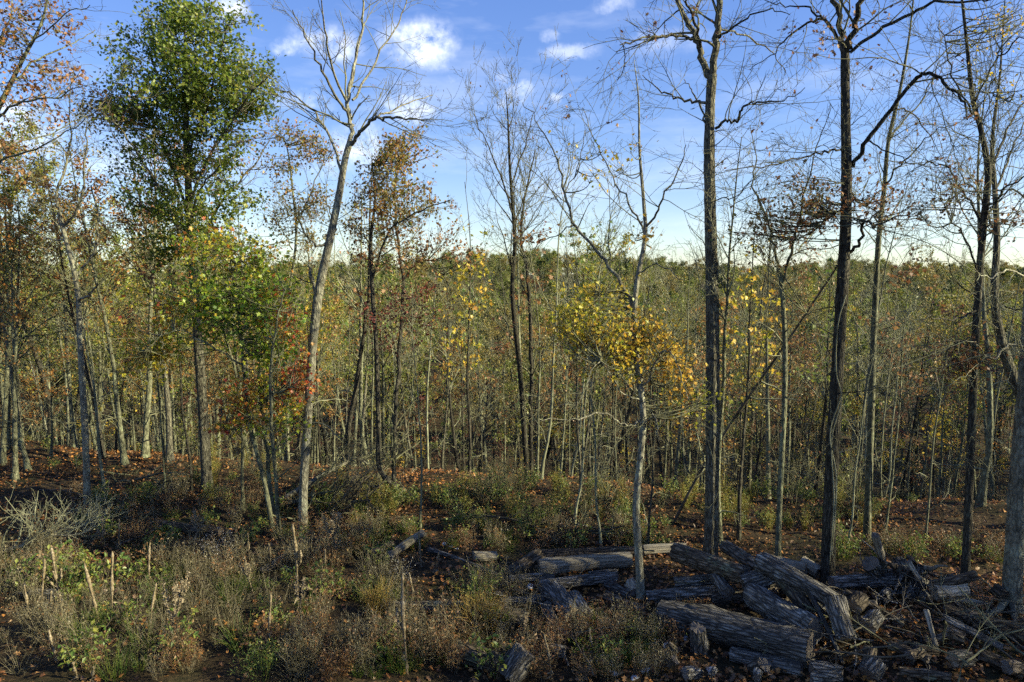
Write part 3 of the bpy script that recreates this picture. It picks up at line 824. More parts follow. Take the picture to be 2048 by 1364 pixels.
    h.limb(D(-1.6, (1684, 303, 6), (1655, 302, 6), (1610, 315, 5), (1540, 328, 4), (1450, 342, 2)))
    h.limb(D(1.5, (1690, 410, 7), (1640, 450, 5), (1590, 480, 4), (1540, 470, 2)))
    h.limb(D(-1.6, (1700, 505, 10), (1722, 480, 9), (1728, 440, 8), (1755, 450, 7), (1800, 430, 4), (1860, 440, 2)))
    h.limb(D(1.6, (1696, 380, 6), (1730, 410, 5), (1760, 380, 3)))
    h.limb(D(1.4, (1790, 212, 5), (1830, 230, 4), (1870, 290, 2)))
    h.limb(D(-1, (1735, 280, 5), (1770, 300, 4), (1830, 330, 2)))
    h.auto(9, .3, .9, .11, (.8, 1.6), -.02, .12)
    h.twigs(2.0, 1.2, 4, 3, 1, -.02)
    h.blobs([(1700, 395, 60, 40, 170), (1620, 420, 45, 40, 130), (1560, 440, 40, 30, 70), (1640, 60, 60, 40, 60), (1760, 430, 50, 30, 60)], 'oak', .13, L_BROWN, 7, 1.2)
    h.blobs([(1500, 460, 35, 45, 150), (1600, 395, 35, 25, 110)], 'oak', .13, L_OAKB, 8)
    h.sparse(180, 'oak', .13, L_BROWN)
    g = Geo()
    for c in (((1692, 590), (1676, 650), (1672, 740), (1683, 800), (1663, 880), (1668, 1000), (1659, 1130)), ((1683, 790), (1660, 870), (1673, 960), (1664, 1110))):
        a = np.array([at(x, y, h.b[1] - .16) - h.b for x, y in c]); s = smooth(a, 6); g.tube(s, np.full(len(s), .011), 6)
    part('vine', g.mesh('vine', TWIG_PALE), h.root, label='pale bare vine climbing the trunk')
    h.done(); HEROES.append(h)

    h = Hero('grey_tree', 'tall olive-grey tree just right of the dark oak', (1735, 1088), B_MID, TWIG, 10)
    h.trunk(Z((1733, 1088, 24), (1738, 950, 21), (1744, 760, 20), (1750, 610, 18), (1757, 480, 15), (1768, 380, 13), (1777, 280, 11), (1800, 180, 9), (1820, 60, 6), (1832, -60, 3)), 12)
    h.limb(D(1, (1777, 285, 6), (1800, 250, 5), (1850, 190, 4), (1880, 120, 2)))
    h.limb(D(-1, (1770, 370, 6), (1810, 320, 5), (1860, 270, 3), (1910, 250, 2)))
    h.limb(D(1, (1760, 450, 5), (1790, 420, 4), (1820, 360, 2)))
    h.auto(12, .4, .98, .13, (.5, 1.1), .05, .3)
    h.twigs(2.0, 1.0, 4, 3)
    h.sparse(120, 'oak', .13, L_BROWN)
    h.done(); HEROES.append(h)

    h = Hero('low_forked_tree', 'slim tree forking low at hill height, between the two thick oaks', (1556, 1120), B_MID, TWIG, 11)
    h.trunk(Z((1555, 1120, 19), (1560, 980, 17), (1568, 820, 16), (1570, 700, 15), (1566, 610, 14), (1560, 545, 13)), 11)
    h.limb(D(.8, (1562, 560, 9), (1548, 490, 8), (1528, 430, 7), (1505, 370, 5), (1512, 310, 3), (1500, 250, 2)))
    h.limb(D(-.8, (1564, 570, 10), (1585, 490, 8), (1600, 430, 7), (1612, 370, 5), (1640, 280, 3), (1660, 210, 2)))
    h.limb(D(.8, (1575, 520, 5), (1620, 470, 4), (1650, 420, 2)))
    h.auto(8, .3, .95, .12, (.6, 1.3), .02, .25)
    h.twigs(2.0, .9, 4, 3)
    h.blobs([(1590, 430, 45, 60, 120), (1600, 560, 60, 60, 60)], 'oak', .12, L_BROWN, 7)
    h.done(); HEROES.append(h)

    h = Hero('curving_tree', 'dark slim tree with a wavering top near the right edge', (1930, 1195), B_DARK, TWIG, 12)
    h.trunk(Z((1928, 1195, 27), (1935, 1060, 24), (1942, 880, 22), (1950, 700, 21), (1958, 560, 20), (1968, 440, 19), (1976, 345, 17), (1962, 260, 14), (1946, 200, 12), (1934, 90, 9), (1920, -40, 6)), 12)
    h.limb(D(1, (1974, 360, 8), (2000, 290, 7), (2040, 215, 5), (2090, 150, 3)))
    h.limb(D(-1, (1968, 430, 8), (2000, 390, 6), (2050, 350, 4), (2100, 330, 2)))
    h.limb(D(1, (1960, 250, 6), (1925, 190, 5), (1895, 120, 4), (1880, 40, 2)))
    h.limb(D(-1.2, (1948, 210, 6), (1985, 130, 5), (2030, 90, 4), (2080, 60, 2)))
    h.limb(D(1.2, (1966, 450, 7), (1925, 380, 6), (1890, 330, 5), (1850, 330, 3), (1810, 350, 2)))
    h.limb(D(-1, (1958, 560, 6), (1930, 480, 5), (1895, 420, 3), (1870, 350, 2)))
    h.limb(D(-1.2, (1955, 620, 6), (1905, 640, 5), (1860, 635, 4), (1825, 660, 2)))
    h.limb(D(-1.4, (1950, 690, 5), (1905, 680, 4), (1850, 700, 2)))
    h.auto(10, .35, .95, .14, (.6, 1.3), .03, .25)
    h.twigs(2.2, 1.1, 4, 3)
    h.blobs([(2020, 50, 60, 50, 120), (1960, 130, 60, 50, 50), (2010, 180, 50, 60, 40)], 'quad', .1, L_YEL, 6)
    h.blobs([(1900, 380, 60, 30, 110), (2000, 440, 50, 30, 80), (1850, 400, 40, 30, 50), (1935, 720, 20, 24, 260, 0, .6, -.3)], 'oak', .12, L_BROWN, 8)
    h.done(); HEROES.append(h)

    h = Hero('leaning_tree', 'grey tree leaning in from the right edge with a bend at hill height', (2150, 1020), B_GREY, TWIG, 13, Y=14)
    h.trunk(Z((2150, 1060, 40), (2095, 920, 36), (2040, 785, 32), (2008, 700, 28), (1990, 600, 22), (1994, 480, 18), (1990, 380, 14), (1985, 280, 10), (2000, 150, 6), (2010, 0, 3)), 12)
    h.limb(D(1, (1990, 380, 7), (2020, 310, 6), (2050, 240, 3)))
    h.limb(D(-1, (1992, 600, 6), (2030, 620, 5), (2070, 600, 3)))
    h.limb(D(-1, (2000, 660, 5), (1960, 640, 4), (1915, 660, 2)))
    h.limb(D(1, (1992, 470, 6), (1960, 400, 5), (1920, 340, 3), (1900, 270, 2)))
    h.auto(9, .45, .98, .14, (.6, 1.2), .04, .25)
    h.twigs(2.0, 1.0, 4, 3)
    h.done(); HEROES.append(h)

    h = Hero('edge_trunk', 'thick smooth grey trunk with spreading roots at the right edge of the picture', (2026, 1222), B_PALE, TWIG_PALE, 14)
    h.trunk(Z((2024, 1222, 66), (2030, 1080, 58), (2042, 900, 54), (2058, 700, 50), (2075, 400, 44), (2090, 100, 34), (2100, -100, 20)), 18)
    for e, x1, y1 in ((-.5, 1950, 1240), (-.9, 2040, 1290), (.3, 2090, 1230)):
        h.limb(D(e, (2022, 1196, 24), ((2022 + x1) / 2, (1205 + y1) / 2 + 6, 20), (x1, y1, 8)), twig=False)
    h.limb(D(-1.5, (2058, 700, 8), (2020, 690, 7), (1985, 720, 5), (1960, 690, 3), (1930, 680, 2)))
    h.limb(D(-1.5, (2065, 560, 8), (2020, 540, 6), (1980, 555, 4), (1940, 530, 2)))
    h.limb(D(1.5, (2072, 420, 8), (2030, 380, 6), (1990, 390, 4), (1950, 360, 2)))
    h.auto(6, .55, .95, .13, (.7, 1.3), .02, .2)
    h.twigs(1.6, 1.0, 4, 2, 4)
    h.done(); HEROES.append(h)

    # left side
    h = Hero('crooked_tree', 'pale crooked tree with a dark forked top, left of the green oak', (175, 1010), B_PALE, TWIG, 15)
    h.trunk(Z((174, 1010, 21), (172, 900, 19), (166, 780, 18), (160, 680, 16), (157, 600, 15), (148, 540, 14), (132, 480, 13), (118, 425, 13)), 12)
    h.limb(D(.6, (120, 430, 9), (112, 385, 8), (130, 335, 7), (140, 280, 5), (140, 200, 3), (150, 130, 2)))
    h.limb(D(-.6, (125, 450, 9), (150, 430, 7), (165, 380, 6), (170, 310, 5), (175, 240, 2)))
    h.limb(D(.6, (146, 560, 8), (190, 500, 7), (195, 430, 6), (182, 370, 4)))
    h.limb(D(-1, (160, 600, 7), (180, 590, 7), (195, 570, 5)), twig=False)
    h.limb(D(.8, (132, 480, 5), (80, 470, 4), (20, 430, 2)))
    h.auto(5, .4, .95, .12, (.7, 1.3), .0, .25)
    h.twigs(2.2, .9, 4, 3)
    h.sparse(150, 'quad', .12, L_ORANGE)
    h.done(); HEROES.append(h)

    h = Hero('orange_oak', 'oak with thin orange-brown leaves whose limbs reach in at the top left corner', (-170, 1100), B_MID, TWIG, 16)
    h.trunk(Z((-170, 1100, 40), (-150, 800, 36), (-110, 500, 30), (-60, 340, 24), (-20, 250, 18), (15, 180, 13), (45, 120, 10), (85, 40, 7), (105, -60, 3)), 12)
    h.limb(D(-1, (-80, 400, 10), (0, 325, 7), (70, 300, 5), (150, 255, 3), (175, 225, 2)))
    h.limb(D(1.2, (-60, 340, 9), (20, 290, 6), (90, 270, 4), (160, 240, 2)))
    h.limb(D(-1.2, (-10, 240, 8), (40, 205, 6), (110, 195, 4), (170, 170, 2)))
    h.limb(D(1, (30, 160, 7), (90, 110, 5), (150, 85, 3), (190, 60, 2)))
    h.limb(D(1, (-20, 250, 7), (-10, 120, 6), (20, 30, 4), (30, -60, 2)))
    h.limb(D(-1, (60, 90, 5), (130, 30, 3), (180, 10, 2)))
    h.twigs(2.2, .9, 4, 2)
    h.blobs([(35, 30, 55, 45, 420), (10, 110, 40, 60, 330), (110, 55, 55, 35, 230), (90, 130, 80, 40, 330), (55, 190, 70, 30, 200), (40, 290, 70, 26, 260), (150, 110, 40, 50, 150), (110, 240, 60, 20, 90), (0, 310, 30, 40, 120)],
            'oak', .15, L_BROWN, 20, mult=.36, spread=.22)
    h.blobs([(20, 70, 40, 60, 120), (0, 180, 40, 60, 100)], 'oak', .13, L_ORANGE, 9)
    h.done(); HEROES.append(h)


heroes()
print('hero tris', sum(h.tris for h in HEROES))


def leaning_pole():
    g = Geo(); r = empty('dead_sapling', hit(1345, 1050), 0, 'dead dark sapling leaning diagonally from the forked oak against the dark oak', 'dead tree')
    b = np.array(r.location); Y = b[1]
    c = [(1345, 1050, 0), (1400, 945, -.3), (1490, 805, -.9), (1570, 690, -1.6), (1640, 585, -2.1), (1675, 530, -2.4), (1700, 460, -2.6)]
    a = np.array([at(x, y, Y + d) - b for x, y, d in c]); s = smooth(a, 6)
    g.tube(s, np.linspace(.034, .014, len(s)), 8); part('trunk', g.mesh('trunk', TWIG_DARK), r)
    rng = np.random.default_rng(5); g2 = Geo()
    p, d, l, rr = spawn(rng, s[None], np.linspace(.05, .02, len(s))[None], 12, .15, 1, .5, 1.2, 1, np.array([1.0]), .5, .006)
    P, R = grow(rng, p, d, l * 1.0, rr, 6, .25, 0); g2.tube(P, R, 4)
    p, d, l, rr = spawn(rng, P, R, 4, .2, 1, .5, 1.2, .5, l, .6, .005); P, R = grow(rng, p, d, l, rr, 4, .25, 0); g2.tube(P, R, 3)
    part('twigs', g2.mesh('twigs', TWIG_PALE), r, 'stuff')


leaning_pole()

# ------------------------------------------------------------------ the wood behind: trees one by one
KINDS = {}


def forest_kinds():
    K = KINDS
    K['bare'] = [make_tree(100 + i, 12, .105, 18, 6, 4, .5, (.4, .95), .30, bark=[B_WOOD, B_GREY, B_MID, B_DARK][i], twig=[TWIG, TWIG, TWIG_PALE, TWIG_PALE][i], dead=4, wig=.025 + .01 * i) for i in range(4)]
    K['brown'] = [make_tree(120 + i, 12, .10, 20, 6, 3, .42, (.5, 1.1), .30, leaf=('oak', 1500, .11, [L_BROWN, L_RUST][i], .3, 1.1), bark=[B_MID, B_DARK][i]) for i in range(2)]
    K['orange'] = [make_tree(130 + i, 11, .09, 22, 6, 3, .28, (.5, 1.1), .30, leaf=('oak', 1900, .11, L_ORANGE, .3, 1.1), bark=B_MID) for i in range(2)]
    K['olive'] = [make_tree(140 + i, 12, .10, 22, 6, 3, .42, (.5, 1.0), .28, leaf=('oak', 2800, .115, [L_OLIVE, L_LIME][i], .35, 1.1), bark=B_MID) for i in range(2)]
    K['red'] = [make_tree(150, 8, .06, 20, 5, 3, .25, (.6, 1.2), .32, leaf=('oak', 1100, .11, L_RED, .2, 1.1), bark=B_DARK)]
    K['yellow'] = [make_tree(160, 8, .05, 18, 5, 3, .3, (.6, 1.2), .3, leaf=('star', 500, .085, L_YEL, .2, 1.1), bark=B_PALE)]
    K['sapling'] = [make_tree(170 + i, 6.5, .034, 12, 4, 3, .45, (.35, .9), .24, leaf=None if i == 0 else ('star', 160, .1, [L_YEL, L_BROWN, L_GRN][i - 1], .2, 1), bark=[B_WOOD, B_DARK, B_MID, B_GREY][i], twig=[TWIG_PALE, TWIG, TWIG, TWIG_PALE][i], wig=.04, rmin=.006, sides=6, dead=3) for i in range(4)]


forest_kinds()
GAPS = [(-999, 110, 'at the far left edge'), (110, 300, 'behind the pale crooked tree'), (300, 440, 'behind the green oak'), (440, 590, 'behind the turning maple'),
        (590, 740, 'right behind the pale forked tree'), (740, 900, 'behind the double-stemmed oak'), (900, 1100, 'around the bare twin-stemmed tree'),
        (1100, 1240, 'left of the golden tree'), (1240, 1370, 'behind the golden tree'), (1370, 1500, 'behind the forked oak'), (1500, 1620, 'behind the low-forking slim tree'),
        (1620, 1740, 'behind the dark oak'), (1740, 1890, 'left of the wavering tree'), (1890, 9999, 'at the far right edge')]
DESC = {'bare': ('bare_tree', 'leafless grey tree'), 'brown': ('brown_oak', 'brown-leaved oak'), 'orange': ('orange_tree', 'orange-leaved tree'), 'olive': ('olive_tree', 'olive-green leaved tree'),
        'red': ('red_tree', 'dark red small tree'), 'yellow': ('yellow_tree', 'small yellow-leaved tree'), 'sapling': ('sapling', 'thin pole-like sapling')}


def gap_of(px):
    for a, b, s in GAPS:
        if a <= px < b:
            return s
    return GAPS[-1][2]


def proj(p):
    d = p - CAM; cy, sy = math.cos(PITCH), math.sin(PITCH)
    f = d[1] * cy - d[2] * sy; u = d[1] * sy + d[2] * cy
    return 1024 + F * d[0] / f, 682 - F * u / f


def put_tree(kind, loc, h, rz, lean=(0, 0), k=None):
    K = KINDS[kind]; k = RNG.integers(len(K)) if k is None else k % len(K)
    H0 = {'red': 8, 'yellow': 8, 'sapling': 6.5, 'orange': 11}.get(kind, 12); s = h / H0
    px, py = proj(loc); nm, ds = DESC[kind]
    dist = loc[1]; ph = 'nearest' if dist < 21 else 'near' if dist < 27 else ('farther back' if dist < 42 else 'far down')
    lab = ds + ' ' + ph + ' ' + gap_of(px)
    o = empty(nm, loc, rz, lab, 'tree', ds + 's in the wood ' + gap_of(px))
    o.rotation_euler = (lean[0], lean[1], rz); w = s * RNG.uniform(.85, 1.2); o.scale = (w, w, s)
    t, b, l = K[k]
    part('trunk', t, o); part('branches', b, o, 'stuff')
    if l is not None: part('leaves', l, o, 'stuff')


def plant_wood():
    rng = RNG; placed = [h.b[:2] for h in HEROES]; n = 0
    spots = []
    # a few trunks that can be singled out at the left, by pixel of their foot
    for px, py, kind, h, k in ((40, 905, 'bare', 9.5, 1), (5, 930, 'olive', 9, 1), (-20, 900, 'olive', 9.5, 0), (60, 940, 'olive', 7, 0), (150, 900, 'olive', 9, 1), (250, 930, 'orange', 9, 1), (275, 880, 'olive', 9.5, 0), (20, 870, 'olive', 9, 1), (445, 900, 'olive', 10, 1), (110, 880, 'yellow', 8, 0), (98, 895, 'bare', 9.5, 3), (125, 870, 'olive', 10, 0), (15, 900, 'orange', 9, 0), (70, 880, 'orange', 10, 1), (215, 1010, 'sapling', 7.5, 0),
                               (235, 905, 'bare', 9.5, 2), (290, 915, 'brown', 10, 0), (340, 925, 'bare', 9, 1), (330, 985, 'sapling', 6, 2), (385, 985, 'sapling', 6, 1), (205, 915, 'brown', 9, 1),
                               (690, 940, 'bare', 9, 3), (860, 930, 'orange', 9, 1), (905, 880, 'orange', 10, 0), (945, 870, 'orange', 9.5, 1), (30, 960, 'orange', 7.5, 1), (770, 880, 'orange', 9, 1), (920, 920, 'brown', 9, 1), (650, 920, 'olive', 9, 0), (700, 930, 'red', 7, 0), (840, 1062, 'sapling', 5, 0),
                               (1205, 1095, 'sapling', 5.5, 0), (1145, 1050, 'sapling', 6.5, 0), (1160, 1030, 'sapling', 6.5, 1), (1295, 1100, 'sapling', 5, 3), (1440, 1085, 'bare', 8, 2), (1478, 1080, 'sapling', 7, 1),
                               (1620, 990, 'bare', 10, 2), (1640, 1000, 'sapling', 6.5, 0), (1770, 1060, 'sapling', 6, 2), (1850, 1080, 'sapling', 6, 0), (1960, 1010, 'bare', 10, 2), (1690, 1110, 'sapling', 4.5, 0),
                               (1120, 940, 'yellow', 6, 0), (940, 930, 'red', 6.5, 0), (1830, 960, 'red', 6, 0), (1500, 960, 'olive', 9, 1), (1740, 960, 'olive', 10, 0), (1460, 960, 'yellow', 7, 0)):
        p = hit(px, py); spots.append(p[:2]); put_tree(kind, p, h, rng.uniform(0, 6.28), rng.normal(size=2) * .03, k); n += 1
    placed += spots
    for _ in range(400):                                   # pole-like saplings crowding the edge of the wood
        if n >= 108: break
        y = rng.uniform(16.5, 27); x = rng.uniform(-.8, .8) * y
        if y < 17.6 - .22 * np.clip(x, -16, 10) + (x < -5) * 1.0: continue
        pp = np.array([x, y])
        if min(np.hypot(*(pp - q)) for q in placed) < .6: continue
        placed.append(pp); loc = np.array([x, y, float(terrain(x, y))])
        if rng.random() < .72: put_tree('sapling', loc, rng.uniform(5.5, 9.5), rng.uniform(0, 6.28), rng.normal(size=2) * .03, rng.choice([0, 0, 1, 2, 3]))
        else: put_tree('bare', loc, rng.uniform(6, 9), rng.uniform(0, 6.28), rng.normal(size=2) * .02)
        n += 1
    tries = 0
    while n < 455 and tries < 12000:
        tries += 1
        y = 18.5 + 46 * rng.random() ** .8; x = rng.uniform(-.86, .86) * y
        if y < 21 + (2.5 if abs(x) < 6 else 0) - (x < -8) * 2: continue
        pp = np.array([x, y]); md = .9 + .035 * (y - 18)
        if min(np.hypot(*(pp - q)) for q in placed) < md: continue
        placed.append(pp); loc = np.array([x, y, float(terrain(x, y))])
        px, _ = proj(loc); u = rng.random()
        left = px < 640
        if left:
            kind = ('bare' if u < .26 else 'brown' if u < .29 else 'orange' if u < .37 else 'olive' if u < .66 else 'red' if u < .68 else 'yellow' if u < .75 else 'sapling')
        else:
            kind = ('bare' if u < .3 else 'brown' if u < .37 else 'orange' if u < .42 else 'olive' if u < .54 else 'red' if u < .57 else 'yellow' if u < .6 else 'sapling')
        ztop = rng.uniform(3.2, 8.2) if left else (rng.uniform(.5, 5.2) if rng.random() < .8 else rng.uniform(5, 8)) if px < 1500 else rng.uniform(1.5, 6.5)
        h = np.clip(ztop - loc[2], 5.0, 19)
        if kind in ('sapling', 'red', 'yellow'): h = rng.uniform(4.5, 8)
        if kind == 'orange': h *= .85
        put_tree(kind, loc, h, rng.uniform(0, 6.28), rng.normal(size=2) * .035); n += 1
    print('wood trees', n)


plant_wood()


def far_woods():
    rng = np.random.default_rng(9)
    P = [join_mesh('far_tree', K) for K in (KINDS['bare'][0], KINDS['bare'][2], KINDS['brown'][1], KINDS['olive'][0], KINDS['orange'][0])]
    # fuller, simpler trees for the hillside
    far = []
    for i, (mat, cnt, sz) in enumerate(((L_OLIVE, 2600, .36), (L_RUST, 1900, .36), (L_PINE, 2600, .36), (L_OLIVE, 1700, .36), (None, 0, 0), (L_OLIVE, 2200, .36))):
        T = make_tree(300 + i, 12, .16, 22, 6, 5 if mat is None else 3, .25, (.5, 1.15), .34, leaf=None if mat is None else ('quad', cnt, sz, mat, .2, 1.1), bark=B_MID, twig=TWIG, rmin=.022, sides=5, dead=0)
        far.append(join_mesh('far_tree', T))
    P += far
    pts, sc, idx = [], [], []

    def add(x, y, h, k):
        pts.append((x, y, float(terrain(x, y)) - .1)); sc.append(h / 12); idx.append(k)
    # valley wood
    for _ in range(520):
        y = rng.uniform(62, 128); x = rng.uniform(-.9, .9) * y
        u = rng.random(); k = 0 if u < .26 else 1 if u < .36 else 2 if u < .46 else 3 if u < .54 else 4 if u < .59 else rng.choice([5, 6, 8, 9, 9, 9])
        add(x, y, rng.uniform(9, 15), k)
    # facing hillside
    for _ in range(1700):
        y = 125 + 215 * rng.random() ** .8; x = rng.uniform(-.95, .95) * y
        pine = rng.random() < (.10 if y > 235 else .06)
        k = 7 if pine else rng.choice([5, 5, 8, 8, 9, 9, 9, 6, 6, 10])
        add(x, y, rng.uniform(9, 12) + 2.2 * max(0, math.sin(x * .09 + y * .05) * math.sin(y * .07)), k)
    pts_, n_ = np.array(pts), len(pts)
    scatter('far_wood', P, pts_, rng.uniform(0, 6.28, n_), np.array(sc), np.array(idx), 'autumn wood filling the valley and covering the far hillside', 'woodland')
    # the wood going on out of frame; right-hand heights and gaps shaped for shade
    pts, sc, idx = [], [], []
    while len(pts) < 280:
        x = 7 + 75 * rng.random() ** 1.3; y = rng.uniform(-14, 66)
        if abs(x) < .86 * y + 2.5: continue
        if y < -2 and x < 9: continue
        far_ = (x - 2) * math.sin(SUN_AZ) + (y - 11) * math.cos(SUN_AZ)
        h_ = rng.uniform(9, 14) if y > 19 else np.clip(math.tan(SUN_EL) * far_ + (rng.uniform(1.0, 3.3) if y < 7.5 else rng.uniform(-2.4, 1.5)), 3.0, 15.0)
        if y > 26: h_ = max(6, rng.uniform(5, 8) - float(terrain(x, y)))
        if (7 < y < 17 and rng.random() < .6) or (y <= 7 and rng.random() < .5): continue
        add(x, y, h_, rng.choice([2, 3, 4, 3, 0]))
    while len(pts) < 340:
        x = -rng.uniform(14, 60); y = rng.uniform(-10, 55)
        if abs(x) < .86 * y + 2.5: continue
        add(x, y, rng.uniform(8, 14), rng.choice([0, 1, 2, 3, 4]))
    n_ = len(pts)
    scatter('wood_beside', P[:5], np.array(pts), rng.uniform(0, 6.28, n_), np.array(sc), np.array(idx), 'unseen wood going on beside the clearing, its right side shaped to shade it', 'woodland')


far_woods()
#@@REST@@

# ------------------------------------------------------------------ logs
def frame(axis):
    z = Vector(axis).normalized(); x = z.orthogonal().normalized(); y = z.cross(x)
    return Matrix((x, y, z)).transposed()


def log(x0, y0, x1, y1, w, label, l0=0.0, l1=0.0, mat=None, cut=None, w1=None, hollow=False, bend=.014, name='log', lump=.07, group=None, broken=False, cat='log', abs_lift=False):
    rng = np.random.default_rng(int(x0 * 7 + y0 * 13 + x1))
    mat = mat or LOG_GREY; cut = cut or CUT_OLD; w1 = w1 or w; w = w * .88; w1 = w1 * .86
    k = 0.0 if abs_lift else 1.0
    r0 = w / 2 * np.linalg.norm(hit(x0, y0) - CAM) / F; r1 = w1 / 2 * np.linalg.norm(hit(x1, y1) - CAM) / F
    a = hit(x0, y0, l0 + k * r0 * .8); b = hit(x1, y1, l1 + k * r1 * .8)
    return log_at(a, b, r0, r1, label, mat, cut, hollow, bend, name, lump, group, broken, cat, rng)


def log_at(a, b, r0, r1, label, mat, cut, hollow, bend, name, lump, group, broken, cat, rng):
    ax = b - a; Ln = float(np.linalg.norm(ax)); M = frame(ax)
    o = empty(name, a, 0, label, cat, group); o.rotation_euler = M.to_euler()
    ns = max(7, int(Ln * 7)); sd = 26
    z = np.linspace(0, Ln, ns + 1); u = z / Ln
    th = np.arange(sd) * 2 * math.pi / sd
    R = (r0 + (r1 - r0) * u)[:, None] * np.ones((1, sd))
    ph = rng.uniform(0, 6.28, 6)
    R = R * (1 + lump * np.sin(2 * th[None] + ph[0] + u[:, None] * 1.5) + lump * .6 * np.sin(3 * th[None] + ph[1] - 2 * u[:, None])
             + lump * .5 * np.sin(u[:, None] * Ln * 4 + ph[2]))
    R = R * (1 + rng.normal(size=(1, sd)) * .05 + rng.normal(size=(ns + 1, sd)) * .035)
    cx = bend * Ln * np.sin(math.pi * u) * math.cos(ph[3]); cy = bend * Ln * np.sin(math.pi * u) * math.sin(ph[3])
    zz = z[:, None] + np.zeros((1, sd))
    zz[[0, -1]] += rng.normal(size=(2, sd)) * .012
    for q in range(rng.integers(1, 4)):                       # knots and swellings
        R += .22 * R.mean() * np.exp(-((z[:, None] - rng.uniform(0, Ln)) / .12) ** 2) * np.exp(-((th[None] - rng.uniform(0, 6.28)) / .5) ** 2)
    if broken: zz[-1] += rng.uniform(-.22, .05, sd) * min(1, Ln) * 1.2
    V = np.stack([cx[:, None] + R * np.cos(th), cy[:, None] + R * np.sin(th), zz], -1)
    i, j = np.meshgrid(np.arange(ns), np.arange(sd), indexing='ij'); j2 = (j + 1) % sd
    Q = np.stack([i * sd + j, i * sd + j2, (i + 1) * sd + j2, (i + 1) * sd + j], -1).reshape(-1, 4)
    g = Geo().add(V.reshape(-1, 3), Q)
    if hollow:
        inn = V.copy(); c = np.stack([cx, cy, z], -1)[:, None, :]; inn = c + (V - c) * .55
        g.add(inn.reshape(-1, 3), Q[:, ::-1])
    part('bark', g.mesh('bark', mat), o)
    for e, s in ((0, -1), (ns, 1)):
        rg = V[e].copy(); c = rg.mean(0); rg = c + (rg - c) * .985; rg[:, 2] += s * .004
        g = Geo()
        if hollow:
            rin = c + (rg - c) * .55
            vv = np.vstack([rg, rin]); q = np.stack([np.arange(sd), (np.arange(sd) + 1) % sd, (np.arange(sd) + 1) % sd + sd, np.arange(sd) + sd], -1)
            g.add(vv, q, smooth=False)
        else:
            vv = np.vstack([rg, c + np.array([0, 0, s * .01])]); q = np.stack([np.arange(sd), (np.arange(sd) + 1) % sd, np.full(sd, sd)], -1)
            g.add(vv, q, smooth=False)
        part('cut_face', g.mesh('cut_face', cut if not broken or e == 0 else mat), o)
    return o


